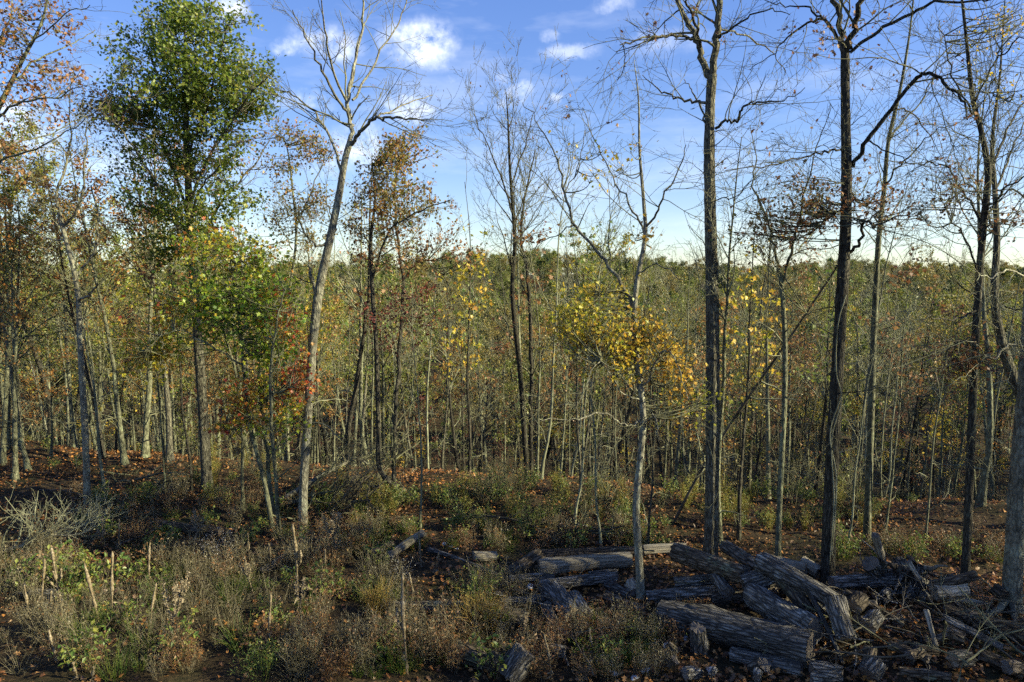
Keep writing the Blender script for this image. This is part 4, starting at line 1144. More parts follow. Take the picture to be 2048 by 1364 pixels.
def logs():
    W_, G_, B_ = LOG_PALE, LOG_GREY, LOG_BROWN
    # left and middle
    log(1078, 1136, 1262, 1120, 38, 'pale peeled log lying in sunlight at the back of the pile', 0, 0, W_, CUT, 34)
    log(1082, 1112, 1280, 1104, 26, 'grey log directly behind the pale sunlit peeled log', .02, .02, B_)
    log(1286, 1101, 1372, 1097, 22, 'short pale log behind the golden tree, touching the forked oak side', .05, .05, W_)
    log(1020, 1146, 1082, 1108, 24, 'mossy dark log tilted against the left end of the peeled log', 0, .25, B_, CUT)
    log(1016, 1160, 1108, 1155, 18, 'thin grey log in front of the tilted mossy log', 0, 0, G_)
    log(1078, 1172, 1232, 1156, 22, 'rough grey log below the pale sunlit peeled log', 0, 0, G_)
    log(1180, 1150, 1234, 1146, 16, 'short white-edged block resting against the peeled log', .05, .05, G_)
    log(990, 1188, 1052, 1187, 16, 'thin dark log half buried in leaves left of the cut logs', 0, 0, B_)
    log(1000, 1207, 1086, 1198, 24, 'dark log lying just above the end-on log pair', 0, 0, G_)
    log(772, 1218, 942, 1216, 27, 'long grey log half hidden by weeds in the middle foreground', 0, 0, B_)
    log(940, 1222, 1052, 1240, 36, 'brown log with a bright sawn end beside the aster clump', 0, 0, B_, CUT, 34)
    log(1100, 1178, 1146, 1232, 38, 'thick grey log pointing at the camera with a tan sawn end', .08, 0, G_, CUT)
    log(1094, 1212, 1108, 1246, 23, 'small log with a round tan end left of the thick one', .05, 0, G_, CUT)
    log(1146, 1196, 1174, 1236, 34, 'grey log with a dark sawn end right of the thick tan-ended one', .06, 0, G_)
    log(1213, 1192, 1290, 1218, 25, 'curved dark log at the foot of the golden tree', 0, 0, B_, None, 18, bend=.06)
    log(1214, 1170, 1262, 1190, 19, 'short lichen-white log left of the golden tree foot', 0, 0, G_)
    log(1262, 1168, 1272, 1186, 24, 'pale stub of log behind the golden tree foot', 0, 0, W_, CUT_OLD)
    log(1294, 1194, 1434, 1184, 26, 'smooth blue-grey log right of the golden tree foot', 0, 0, G_, lump=.04)
    log(947, 1112, 992, 1113, 21, 'short pale log block on the leafy patch left of the pile', 0, 0, W_, CUT)
    log(748, 1106, 784, 1090, 18, 'short mossy log beside the tilted bark log on the left', 0, 0, B_, CUT)
    log(770, 1116, 848, 1066, 17, 'pale bark log tilted upward left of the leafy patch', 0, .18, W_, CUT)
    log(858, 1098, 1000, 1152, 9, 'long thin grey pole lying across the leafy patch', .04, .04, G_, None, 7, name='pole')
    log(890, 1290, 1000, 1328, 40, 'dark thick log sunk in weeds at the bottom centre', 0, 0, B_)
    log(1014, 1352, 1050, 1300, 46, 'stubby round of log standing aslant at the bottom centre', 0, .3, G_, CUT_OLD)
    log(1100, 1302, 1130, 1306, 26, 'short log block with pale end near the bright fern', 0, 0, G_, CUT)
    log(1104, 1268, 1138, 1268, 15, 'small flat offcut among leaves above the bright fern', 0, 0, W_)
    log(838, 1254, 904, 1308, 10, 'thin weathered pole slanting down through the weeds', .1, 0, G_, name='pole')
    log(311, 1050, 442, 1066, 22, 'brown fallen log behind the weeds on the left', 0, 0, B_, CUT_OLD)
    log(66, 1160, 112, 1162, 9, 'thin grey stick log lying at the far left', 0, 0, G_)
    log(44, 1186, 114, 1189, 17, 'pale grey log hidden in grass at the far left', 0, 0, G_)
    log(524, 1144, 590, 1104, 15, 'white-barked log lying in the weeds left of centre', 0, .1, W_)
    # right-hand pile
    log(1352, 1104, 1492, 1152, 36, 'thick furrowed log sloping down at the top of the pile', .45, .35, B_, CUT_OLD)
    log(1447, 1091, 1516, 1136, 21, 'slim furrowed log sticking up behind the sloping thick log', .55, .35, B_)
    log(1540, 1124, 1612, 1140, 26, 'sunlit peeled log by the foot of the dark oak', .15, .15, W_, CUT)
    log(1602, 1124, 1636, 1146, 28, 'short sunlit round of log against the dark oak', .2, .1, W_, CUT)
    log(1487, 1170, 1542, 1152, 31, 'hollow log showing a dark round hole', .3, .4, G_, CUT_OLD, hollow=True)
    log(1434, 1156, 1455, 1188, 27, 'dark-ended log left of the hollow log', .25, .15, G_, CUT_OLD)
    log(1350, 1165, 1432, 1157, 21, 'lichen-flecked log under the sloping thick log', .1, .15, G_)
    log(1426, 1198, 1504, 1195, 21, 'dark log beneath the hollow log', .05, .05, B_)
    log(1522, 1124, 1676, 1206, 36, 'long grey trunk running down through the middle of the pile', .55, .4, G_, CUT_OLD, 30, broken=False)
    log(1666, 1196, 1693, 1276, 34, 'log pointing at the camera with a round bark-flecked end', .5, .2, G_, CUT)
    log(1565, 1160, 1618, 1226, 26, 'splintered log crossing below the long grey trunk', .45, .25, B_, broken=True)
    log(1506, 1192, 1628, 1268, 52, 'very thick silvery log in the heart of the pile', .15, .1, G_)
    log(1326, 1232, 1622, 1302, 68, 'largest log of the pile, silvery and split-grained, lying in front', .0, .0, G_, CUT_OLD, 70, bend=.015)
    log(1399, 1318, 1395, 1256, 30, 'short upright post of bark standing before the largest log', -.1, .42, G_, CUT_OLD, abs_lift=True, name='log_post')
    log(1462, 1308, 1604, 1338, 26, 'flat grey slab log under the largest log', 0, 0, G_)
    log(1622, 1348, 1684, 1358, 46, 'furrowed log block cut off by the bottom edge', 0, 0, G_)
    log(1736, 1350, 1752, 1325, 36, 'round dark log end at the bottom right', .0, .05, G_, CUT_OLD)
    log(1707, 1213, 1722, 1196, 27, 'small log with a pale ringed end in the middle right of the pile', .3, .35, B_, CUT)
    log(1734, 1254, 1752, 1232, 28, 'log with a pale mossy end right of the bark-flecked one', .2, .25, G_, CUT)
    log(1737, 1326, 1740, 1296, 22, 'short log wedged above the round dark end', .1, .2, B_, CUT)
    log(1906, 1319, 1940, 1316, 27, 'short log with a pale sawn end at the lower right', .1, .1, G_, CUT)
    log(1893, 1262, 1924, 1276, 21, 'stub with a straw-coloured end below the lit root', .2, .15, B_, CUT)
    log(1662, 1167, 1794, 1162, 26, 'dark fallen trunk lying right of the dark oak foot', .1, .1, G_)
    log(1797, 1126, 1814, 1154, 25, 'rotten stub leaning on the root stump', .35, .3, B_, broken=True)
    log(1864, 1171, 1952, 1150, 17, 'forked branch log sticking out to the right of the stump', .35, .5, B_, None, 14)
    log(1868, 1183, 1932, 1178, 24, 'smooth cream log with a rounded end, bright in the sun', .25, .25, W_, W_)
    log(1884, 1196, 1964, 1206, 13, 'cream root tapering to the right below the bright log', .15, .05, W_, None, 6)
    log(1690, 1183, 1806, 1247, 10, 'long dark pole sloping down through the right of the pile', .45, .2, B_, None, 8, name='pole')
    log(1888, 1236, 2004, 1294, 12, 'long grey pole running to the lower right corner', .3, .15, G_, name='pole')
    log(1853, 1222, 1873, 1292, 8, 'thin barkless pole pointing at the camera right of centre', .5, .2, W_, None, 6, name='pole')
    log(1888, 1226, 2060, 1276, 32, 'dark mossy log under the roots of the thick edge trunk', 0, 0, B_)
    log(1608, 1166, 1684, 1322, 9, 'thin grey stem lying across the silvery logs', .6, .15, G_, None, 6, name='pole')
    log(1750, 1070, 1768, 1140, 11, 'tall splintered spike standing out of the stump', 1.0, .3, W_, abs_lift=True, w1=14, broken=True, name='wood_spike', cat='snag')
    log(1740, 1126, 1758, 1152, 26, 'dark rotten snag left of the root stump', .45, .15, G_, broken=True, name='snag', cat='snag')
    log(1817, 1124, 1838, 1157, 8, 'short pale spike leaning over the root stump', .65, .4, W_, abs_lift=True, name='wood_spike', cat='snag')
    log(1780, 1290, 1858, 1318, 16, 'dark log buried under sticks at the lower right', .1, .1, B_)
    log(1960, 1310, 2046, 1345, 20, 'dark log cut by the right edge at the bottom', .05, .05, B_)
    log(1800, 1342, 1900, 1356, 18, 'dim brown log along the bottom edge', .02, .02, B_)

    rng = np.random.default_rng(91)
    for k in range(26):                                     # short dark pieces showing between the big ones
        x, y = rng.uniform(1330, 2030), rng.uniform(1165, 1345); a = rng.uniform(0, 3.14); q = rng.uniform(18, 52)
        log(x, y, x + q * math.cos(a), y + .5 * q * math.sin(a), rng.uniform(11, 24), 'short dark piece of wood wedged in the log pile', rng.uniform(0, .25), rng.uniform(0, .25), [G_, B_, B_][k % 3], None, group='wood pieces in the pile', name='wood_piece', broken=k % 2 == 0, lump=.16)


logs()


def stump():
    rng = np.random.default_rng(4); b = hit(1822, 1192); o = empty('root_stump', b, 0, 'gnarled uprooted stump with tangled roots in the right of the pile', 'stump')
    g = Geo(); n = 12; u = np.linspace(0, 1, n)
    P = np.stack([u * .12, u * .1, u * .55 - .05], -1); R = .24 * (1 - .3 * u) * (1 + .15 * rng.normal(size=n))
    V, Q = tubes(P, R, 18); V += rng.normal(size=V.shape) * .025; g.add(V, Q)
    part('body', g.mesh('stump', LOG_GREY), o)
    for k in range(11):
        a = k * .57 + rng.uniform(-.2, .2); d = np.array([[math.cos(a), math.sin(a), rng.uniform(-.25, .5)]])
        p = np.array([[.06, .05, rng.uniform(.1, .45)]]) + d * .15
        Pn, Rn = grow(rng, p, d, np.array([rng.uniform(.4, .95)]), np.array([rng.uniform(.03, .08)]), 8, .25, -.02, .2)
        part('root', Geo().tube(Pn, Rn, 8).mesh('root', [LOG_PALE, LOG_GREY, LOG_BROWN][k % 3]), o)


stump()


def stick_mesh(rng, L_, r, mat, side=3):
    g = Geo(); P, R = grow(rng, np.array([[-L_ / 2, 0, 0.]]), np.array([[1., 0, 0]]), np.array([L_]), np.array([r]), 9, .09, 0, .45)
    g.tube(P, R, 6)
    p, d, l, rr = spawn(rng, P, R, side, .3, .95, .4, 1.0, .3, np.array([L_]), .55, .004)
    P1, R1 = grow(rng, p, d, l, rr, 5, .15, 0, .4); g.tube(P1, R1, 4)
    p, d, l, rr = spawn(rng, P1, R1, 2, .3, .95, .4, 1.0, .5, l, .6, .004)
    P1, R1 = grow(rng, p, d, l, rr, 4, .15, 0, .5); g.tube(P1, R1, 3)
    return g.mesh('stick', mat)


def sticks():
    rng = np.random.default_rng(31)
    ms = [stick_mesh(rng, rng.uniform(.7, 1.5), rng.uniform(.009, .02), [TWIG, TWIG_DARK, TWIG_DARK, LOG_GREY][i % 4], 3 + i % 3) for i in range(12)]
    zones = [(80, 1640, 2048, 1190, 1364, .1, .4, 'thin dead stick tangled in the right-hand log pile', 'sticks in the log pile'),
             (22, 1040, 1640, 1120, 1340, .03, .25, 'thin dead stick on the logs left of the dark oak', 'sticks on the logs'),
             (26, 540, 790, 960, 1060, .05, .3, 'thin dead stick on the forest floor near the double oak', 'sticks by the double oak'),
             (16, 880, 1300, 1060, 1120, .03, .1, 'thin dead stick on the ground behind the pale peeled log', 'sticks behind the peeled log'),
             (14, 40, 330, 950, 1090, .03, .15, 'thin dead stick on the forest floor at the left', 'sticks at the left')]
    for n, x0, x1, y0, y1, za, zb, lab, grp in zones:
        for k in range(n):
            p = hit(rng.uniform(x0, x1), rng.uniform(y0, y1)); p[2] += rng.uniform(za, zb)
            o = part('stick', ms[rng.integers(12)]); o.location = p
            o.rotation_euler = (rng.uniform(0, 6.28), rng.normal() * .28, rng.uniform(0, 3.14)); s = rng.uniform(.6, 1.15); o.scale = (s, s, s)
            
            l2 = lab
            if n == 80:
                px, py = proj(p); i = int(np.searchsorted([1740, 1850, 1950], px))
                l2 = ('upper' if py < 1265 else 'lower') + ' thin dead stick in the pile, ' + ['below the dark oak', 'left below the root stump', 'right below the root stump', 'below the thick edge trunk'][i]
            tag(o, l2, 'stick', grp)


sticks()


def fallen(name, label, ctrl, w, twig, bark, seed, per=3.0, tl=.9, lift=.15, side_trop=.06, n2=4, n3=3):
    """a fallen limb traced along (px, py, lift) with its dead twigs"""
    rng = np.random.default_rng(seed); P = np.array([hit(x, y, z) for x, y, z in ctrl]); b = P[0].copy()
    o = empty(name, b, 0, label, 'branch'); s = smooth(P - b, 6); R = np.linspace(w, w * .35, len(s))
    part('limb', Geo().tube(s, R, 9).mesh('limb', bark), o)
    Ln = np.linalg.norm(np.diff(s, axis=0), axis=1).sum(); m = int(Ln * per) + 2; g = Geo()
    p, d, l, r = spawn(rng, s[None], R[None], m, .1, 1, .4, 1.2, 1, np.array([tl]), .5, .006)
    P1, R1 = grow(rng, p, d, l, r, 6, .16, side_trop, .35); g.tube(P1, R1, 5)
    p, d, l, r = spawn(rng, P1, R1, n2, .2, 1, .4, 1.1, .6, l, .6, .005); P2, R2 = grow(rng, p, d, l, r, 5, .18, side_trop, .5); g.tube(P2, R2, 3)
    p, d, l, r = spawn(rng, P2, R2, n3, .2, 1, .4, 1.1, .6, l, .6, .004); P3, R3 = grow(rng, p, d, l, r, 4, .2, side_trop, .6); g.tube(P3, R3, 3)
    part('twigs', g.mesh('twigs', twig), o, 'stuff')
    return o


fallen('fallen_limb', 'pale fallen limb rising out of the brush beside the forked pale tree', [(560, 1003, .1), (620, 965, .35), (680, 932, .6), (712, 917, .75), (738, 930, .6)], .07, TWIG, B_PALE, 41, 5, 1.3)
fallen('fallen_limb', 'grey fallen limb lying low in the brush beside the double oak', [(560, 1012, .1), (660, 985, .3), (760, 972, .4)], .06, TWIG, B_GREY, 42, 11, 1.6, n2=5)
fallen('fallen_limb', 'broken top of a fallen tree lying in twigs left of the double oak', [(640, 1030, .1), (700, 1005, .3), (740, 1000, .5)], .05, TWIG_DARK, B_DARK, 43, 14, 1.5, n2=5)
fallen('fallen_branch', 'pale bleached branch with many twigs lying in sunlight at the left edge', [(-30, 1110, .1), (60, 1088, .2), (130, 1058, .3), (235, 1032, .2)], .045, TWIG_PALE, B_PALE, 44, 12, 1.35)
fallen('fallen_branch', 'smaller bleached branch lying in front of the pale one at the left', [(20, 1115, .05), (90, 1075, .25), (150, 1070, .3), (200, 1055, .1)], .03, TWIG_PALE, B_PALE, 45, 11, 1.2)
fallen('fallen_branch', 'dark curved branch arching over the ground behind the peeled log', [(880, 1040, .1), (960, 1032, .3), (1030, 1040, .3), (1090, 1062, .1)], .035, TWIG_DARK, B_DARK, 46, 4, .8)
fallen('fallen_branch', 'dark dead branch lying left of the golden tree', [(1120, 1060, .1), (1190, 1062, .3), (1250, 1052, .35)], .035, TWIG, B_DARK, 47, 5, .8)
fallen('fallen_branch', 'low tangle of a grey dead branch behind the green oak foot', [(270, 960, .1), (330, 945, .4), (380, 950, .5)], .03, TWIG, B_GREY, 48, 7, .9)


# ------------------------------------------------------------------ standing dead stalks
def mullein(rng, H, arms=0):
    st = Geo(); sp = Geo()
    P, R = grow(rng, np.zeros((1, 3)), np.array([[rng.normal() * .04, rng.normal() * .04, 1.]]), np.array([H]), np.array([.014]), 22, .018, .02, .8)
    P[:, 0, 2] -= .06; st.tube(P, R, 6, t=.4)
    k0 = int(rng.uniform(.3, .5) * 22)

    def spike(c, r):
        n = 34; f = np.linspace(0, len(c) - 1, n); i = np.minimum(f.astype(int), len(c) - 2); w = (f - i)[:, None]
        q = c[i] * (1 - w) + c[i + 1] * w; u = np.linspace(0, 1, n)
        rr = r * (.85 + .3 * np.sin(u * 9 + rng.uniform(0, 6))) * np.minimum(1, (1.03 - u) * 9) * np.minimum(1, .35 + u * 5)
        V, Q = tubes(q, rr * (1 + .16 * rng.normal(size=n)), 9); V = V + rng.normal(size=V.shape) * r * .14
        sp.add(V, Q, t=rng.uniform(.2, .9, len(Q)))
    spike(P[0, k0:], .024)
    for a in range(arms):
        j = rng.integers(8, 13); ang = rng.uniform(0, 6.28); d = np.array([[math.cos(ang), math.sin(ang), .5]])
        Pa, Ra = grow(rng, P[0, j][None], d, np.array([H * .25]), np.array([.01]), 10, .05, .28, .8); st.tube(Pa, Ra, 5, t=.4); spike(Pa[0, 3:], .019)
    n = 16; j = rng.integers(2, max(4, k0), n); V, Fc = leaves(rng, P[0, j], rng.uniform(.06, .14, n), 'long', 1.6); st.add(V, Fc, t=rng.uniform(.3, 1, n), smooth=False)
    return st.mesh('stem', DRY), sp.mesh('seed_spike', DRY)


def seed_plant(rng, H, arms=5):
    st = Geo(); pd = Geo()
    P, R = grow(rng, np.zeros((1, 3)), np.array([[0, 0, 1.]]), np.array([H * .62]), np.array([.012]), 10, .03, .02, .7); P[:, 0, 2] -= .06
    st.tube(P, R, 6, t=.5)
    ax = []
    for k in range(arms):
        ang = 6.28 * k / arms + rng.uniform(-.4, .4); d = np.array([[math.cos(ang), math.sin(ang), .9]])
        Pa, Ra = grow(rng, P[0, rng.integers(7, 11)][None], d, np.array([H * rng.uniform(.3, .45)]), np.array([.008]), 9, .04, .22, .7); st.tube(Pa, Ra, 5, t=.6); ax.append(Pa[0])
    for a, lo in [(x, 2) for x in ax] + [(P[0], 3)]:
        n = 60; f = rng.uniform(lo, len(a) - 1.01, n); i = f.astype(int); w = (f - i)[:, None]; q = a[i] * (1 - w) + a[i + 1] * w
        V, Fc = leaves(rng, q + rng.normal(size=(n, 3)) * .008, rng.uniform(.03, .06, n), 'quad', -.4); pd.add(V, Fc, t=rng.uniform(.35, 1, n), smooth=False)
    return st.mesh('stem', DRY), pd.mesh('seed_pods', DRY)


def stalks():
    rng = np.random.default_rng(8)
    ms = [mullein(rng, 1.2, a) for a in (0, 0, 0, 3, 1, 0)]
    sd = [seed_plant(rng, 1.1, a) for a in (6, 5, 4)]
    L_ = [(53, 1166, 60, 1232, 0, 'thick tan mullein stalk at the far left, in front of the grass-hidden log'), (79, 1117, 82, 1218, 1, 'tall thin mullein stalk right of the thick far-left one'),
          (103, 1089, 123, 1218, 3, 'branched mullein stalk with upturned arms at the left'), (99, 1178, 103, 1225, 2, 'short stub of mullein under the branched one'), (107, 1258, 118, 1332, 1, 'pale mullein stalk low at the left, leaning slightly left'),
          (150, 1318, 155, 1372, 2, 'mullein top poking up from the bottom edge, left of its twin'), (181, 1330, 183, 1372, 0, 'mullein top poking up from the bottom edge, right of its twin'), (200, 1120, 200, 1262, 1, 'tall straight slim mullein stalk standing over green grass at the left'),
          (219, 1108, 222, 1242, 0, 'tall mullein stalk just right of the straight slim one'), (296, 1168, 299, 1262, 4, 'knobbly mullein stalk below the twin of its height'), (297, 1089, 300, 1175, 1, 'dark slim mullein stalk above the knobbly one'),
          (354, 1048, 323, 1096, 2, 'mullein stalk leaning hard to the right beside the brown log'), (399, 1066, 372, 1102, 2, 'small leaning mullein right of the brown log'), (598, 1033, 596, 1207, 4, 'tallest mullein stalk, in front of the forked pale tree foot'),
          (542, 1079, 540, 1146, 1, 'dark mullein stalk left of the white-barked log'), (533, 1180, 535, 1294, 0, 'tan mullein stalk in the middle of the weeds'), (474, 1066, 477, 1118, 1, 'thin mullein stalk left of the aster bush group'),
          (498, 1062, 499, 1118, 0, 'thin mullein stalk among the dry stems left of the white-barked log'), (231, 1035, 236, 1105, 1, 'reddish mullein stalk behind the leaves, the taller of two at the left'), (208, 1033, 212, 1098, 3, 'reddish mullein with side arms next to the taller one'),
          (642, 1089, 644, 1175, 1, 'dark mullein stalk right of the tallest one'), (68, 1100, 70, 1166, 1, 'dark thin mullein stalk behind the thick far-left one'), (841, 1062, 842, 1136, 0, 'brown mullein stalk at the tip of the tilted bark log'),
          (871, 1100, 869, 1152, 1, 'dark mullein stalk on the leafy patch'), (815, 1158, 815, 1356, 4, 'long ragged mullein stalk in the centre of the foreground'), (1093, 1264, 1104, 1360, 4, 'ragged grey mullein stalk right of the stubby round log'),
          (1189, 1260, 1186, 1318, 2, 'short mullein stalk right of the bright fern'), (829, 1144, 831, 1206, 1, 'dark mullein stalk behind the long grey log'), (1170, 1320, 1172, 1364, 2, 'small mullein stalk at the bottom edge, left of the leaf patch')]
    for x0, y0, x1, y1, k, lab in L_:
        b = hit(x1, min(y1, 1362)); top = at(x0, y0, b[1]); H = float(np.linalg.norm(top - b)); d = Vector(top - b)
        o = empty('mullein_stalk', b, 0, lab, 'dried plant', 'mullein stalks in the weeds'); d.x += H * rng.normal() * .05; d.y += H * rng.normal() * .08; q = d.to_track_quat('Z', 'Y'); o.rotation_euler = q.to_euler()
        s = H / 1.2; w = min(max(s, .75), 1.15); o.scale = (w, w, s)
        part('stem', ms[k][0], o); part('seed_spike', ms[k][1], o)
    for x0, y0, x1, y1, k, lab in ((390, 1016, 391, 1104, 0, 'vase-shaped pale seed head on a dry stem in front of the green oak'), (668, 1008, 676, 1130, 0, 'pale branching seed plant right of the forked pale tree foot'),
                                   (340, 1165, 345, 1290, 1, 'silvery branching seed plant with drooping arms in the lower left weeds'), (480, 1110, 508, 1190, 2, 'pale curved seed plant right of the aster bush'), (375, 1140, 350, 1240, 2, 'pale seed plant leaning right above the silvery one'),
                                   (600, 1150, 598, 1240, 1, 'dry branching seed plant in the weeds below the forked pale tree'), (1000, 1230, 1004, 1290, 2, 'small dry seed plant before the brown log')):
        b = hit(x1, y1); top = at(x0, y0, b[1]); H = float(np.linalg.norm(top - b)); d = Vector(top - b)
        o = empty('seed_plant', b, 0, lab, 'dried plant', 'branching dry seed plants'); o.rotation_euler = d.to_track_quat('Z', 'Y').to_euler(); s = H / 1.1; o.scale = (s, s, s)
        part('stem', sd[k][0], o); part('seed_pods', sd[k][1], o, 'stuff')


stalks()


# ------------------------------------------------------------------ weeds, grass, shrubs, leaf litter
def tuft(seed, n, H, spread, mat, droop, r=.0025, plume=0, leafy=0, leafsz=.05, lm=None, kind='quad', sides=3, bare=0):
    rng = np.random.default_rng(seed); g = Geo()
    a = rng.uniform(0, 6.28, n); e = rng.random(n) * spread
    Dr = np.stack([np.cos(a) * e, np.sin(a) * e, np.ones(n)], -1); P0 = np.stack([np.cos(a) * .05, np.sin(a) * .05, np.full(n, -.02)], -1) * (1 + 2 * rng.random((n, 1)))
    P, R = grow(rng, P0, Dr, H * rng.uniform(.5, 1.15, n), np.full(n, r), 6, .07, droop, .4)
    g.tube(P, R, sides, t=np.repeat(rng.random(n), sides * 6))
    if plume:
        p, d, l, rr = spawn(rng, P, R, plume, .5, 1, .3, .9, .3, np.full(n, H), .6, r * .5)
        P1, R1 = grow(rng, p, d, l, rr, 4, .1, -.16, .5); g.tube(P1, R1, 3, t=np.repeat(rng.random(len(P1)), 12))
    if bare:
        p, d, l, rr = spawn(rng, P, R, bare, .25, 1, .4, 1.0, .5, np.full(n, H), .6, r * .6)
        P, R = grow(rng, p, d, l, rr, 4, .14, .02, .5); g.tube(P, R, 3, t=np.repeat(rng.random(len(P)), 12))
    mats = [mat]
    if leafy:
        k = rng.integers(0, len(P), leafy); s = rng.integers(1, P.shape[1], leafy)
        V, Fc = leaves(rng, P[k, s] + rng.normal(size=(leafy, 3)) * .015, leafsz * rng.uniform(.6, 1.3, leafy), kind, .3); mats.append(lm)
        g.add(V, Fc, t=np.clip(rng.random(len(P))[k] * .5 + rng.random(leafy) * .5, 0, 1), mat=1, smooth=False)
    return g.mesh('tuft', mats)


def region(rng, n, x0, x1, y0, y1):
    """random ground points seen inside a rectangle of the photograph, evenly spread over the ground"""
    a, b = hit((x0 + x1) / 2, y1)[1], hit((x0 + x1) / 2, y0)[1]
    Y = np.sqrt(rng.uniform(a * a, b * b, n)); px = rng.uniform(x0, x1, n)
    X = (px - 1024) / F * Y * 1.02 + 0 * Y
    f = (Y * math.cos(PITCH) - (0 - CAM[2]) * math.sin(PITCH)); X = (px - 1024) / F * f
    return np.stack([X, Y, terrain(X, Y)], -1)


def weeds():
    rng = np.random.default_rng(55)
    grn_dry = leaf_mat('dry_grass', [(.06, .056, .026), (.12, .108, .058), (.2, .175, .1), (.33, .29, .19)], .3)
    grn = leaf_mat('green_grass', [(.04, .09, .016), (.07, .14, .022), (.12, .19, .03), (.2, .22, .05)], .4)
    rus = leaf_mat('rusty_weed', [(.1, .045, .022), (.17, .08, .03), (.24, .13, .05), (.2, .14, .06)], .3)
    amb = leaf_mat('amber_weed', [(.3, .19, .06), (.42, .28, .08), (.36, .3, .08), (.25, .15, .05)], .4)
    wht = leaf_mat('white_seed', [(.32, .3, .25), (.45, .43, .38), (.55, .53, .48)], .3)
    lime = leaf_mat('lime_leaf', [(.2, .3, .03), (.32, .4, .04), (.42, .44, .06)], .45)
    G = [tuft(1, 40, .75, .5, grn_dry, -.10, .0036, 4), tuft(2, 34, .6, .7, grn_dry, -.16, .0036, 5), tuft(3, 26, .95, .3, grn_dry, -.06, .0042, 3),
         tuft(4, 70, .55, .6, grn, -.10, .0035), tuft(5, 16, .7, .4, DRY, 0, .004, 0, 150, .05, rus, 'quad', 3, 5), tuft(6, 16, .6, .5, DRY, 0, .004, 0, 170, .085, L_GRN, 'quad', 3, 4),
         tuft(7, 22, .75, .35, grn_dry, 0, .004, 0, 140, .04, grn_dry, 'quad', 3, 6), tuft(8, 14, .5, .7, DRY, 0, .003, 0, 120, .05, L_BROWN, 'oak', 3, 4)]
    pts = [region(rng, 400, -40, 800, 1105, 1364), region(rng, 120, 780, 1080, 1180, 1364), region(rng, 60, 560, 840, 1060, 1150)]
    P = np.concatenate(pts)
    f1 = np.sin(P[:, 0] * 1.3 + 1.7 * np.sin(P[:, 1] * 1.1)) + np.sin(P[:, 1] * 1.6 + 1.3 * np.sin(P[:, 0] * .9)); f2 = np.sin(P[:, 0] * 2.3 + 4) * np.sin(P[:, 1] * 2.6 + 1)
    P = P[f2 + .45 * rng.normal(size=len(P)) > -.35]; f1 = f1[:len(P)] * 0 + (np.sin(P[:, 0] * 1.3 + 1.7 * np.sin(P[:, 1] * 1.1)) + np.sin(P[:, 1] * 1.6 + 1.3 * np.sin(P[:, 0] * .9)))
    n = len(P); sets = [[0, 0, 1, 2], [3, 5, 3, 0], [4, 7, 6, 4], [1, 0, 6, 6]]
    zone = np.clip(((f1 + 2) / 4 + .12 * rng.normal(size=n)) * 4, 0, 3.99).astype(int); idx = np.array([sets[z_][rng.integers(4)] for z_ in zone])
    scatter('weedy_grass', G, P, rng.uniform(0, 6.28, n), rng.uniform(.3, .95, n), idx, 'dry drooping grass and weeds covering the lower left foreground', 'grass')
    P = np.concatenate([region(rng, 60, 1080, 1400, 1250, 1364), region(rng, 70, 900, 1330, 1060, 1110), region(rng, 50, 1650, 2040, 1080, 1130), region(rng, 110, 150, 700, 990, 1090)]); n = len(P)
    scatter('sparse_weeds', G[3:8], P, rng.uniform(0, 6.28, n), rng.uniform(.35, .8, n), rng.integers(0, 5, n), 'scattered low weeds growing through the leaf litter', 'weeds')
    # singled-out plants
    U = {'aster': tuft(20, 26, .75, .55, DRY, .02, .003, 0, 420, .028, wht, 'quad', 3, 6), 'aster2': tuft(21, 18, .8, .45, grn, .02, .003, 0, 200, .06, L_GRN, 'long', 3, 4),
         'amber': tuft(22, 60, .7, .5, amb, 0, .004, 0, 500, .035, amb, 'long', 3, 5), 'lime': tuft(23, 16, .45, .8, lime, -.06, .003, 0, 240, .05, lime, 'quad', 3, 5),
         'rust': tuft(24, 26, .6, .6, rus, .02, .003, 0, 380, .04, rus, 'quad', 3, 6), 'green': tuft(25, 26, .7, .4, grn, .02, .003, 0, 420, .05, L_GRN, 'long', 3, 5)}
    for px, py, k, s, nm, lab, cat in ((440, 1128, 'aster', .8, 'aster_bush', 'pale fluffy aster bush gone to seed, in front of the brown log', 'shrub'), (958, 1236, 'aster2', 1.1, 'aster_bush', 'leafy green aster clump with pale tops behind the amber weeds', 'shrub'),
                                       (965, 1276, 'amber', 1.15, 'amber_weed', 'glowing amber weed clump in the centre foreground', 'shrub'), (915, 1262, 'green', .6, 'grass_clump', 'bright green grass clump left of the amber weeds', 'grass'),
                                       (1178, 1305, 'lime', .75, 'bright_fern', 'lime-yellow leafy sprig on the leaf litter right of the stubby round log', 'plant'), (670, 1362, 'rust', .8, 'rusty_shrub', 'rust-red little shrub at the bottom edge left of centre', 'shrub'),
                                       (520, 1362, 'green', .9, 'green_shrub', 'fresh green feathery plant at the bottom edge', 'plant'), (620, 1300, 'rust', .9, 'rusty_shrub', 'brown rusty shrub in the weeds below the white-barked log', 'shrub'),
                                       (800, 1170, 'aster', .65, 'aster_bush', 'small pale aster right of the weeds, above the long grey log', 'shrub'), (755, 1230, 'amber', .8, 'amber_weed', 'tawny weed clump left of the long grey log', 'shrub'),
                                       (1050, 1062, 'green', .9, 'green_shrub', 'small feathery green shrub behind the tilted mossy log', 'shrub'), (370, 1340, 'rust', .8, 'rusty_shrub', 'low brown shrub near the bottom left', 'shrub'), (200, 1262, 'green', .6, 'grass_clump', 'green grass clump at the foot of the straight slim mullein', 'grass')):
        b = hit(px, min(py, 1362)); o = part(nm, U[k]); o.location = b; o.scale = (s, s, s); o.rotation_euler = (0, 0, px); tag(o, lab, cat)


weeds()


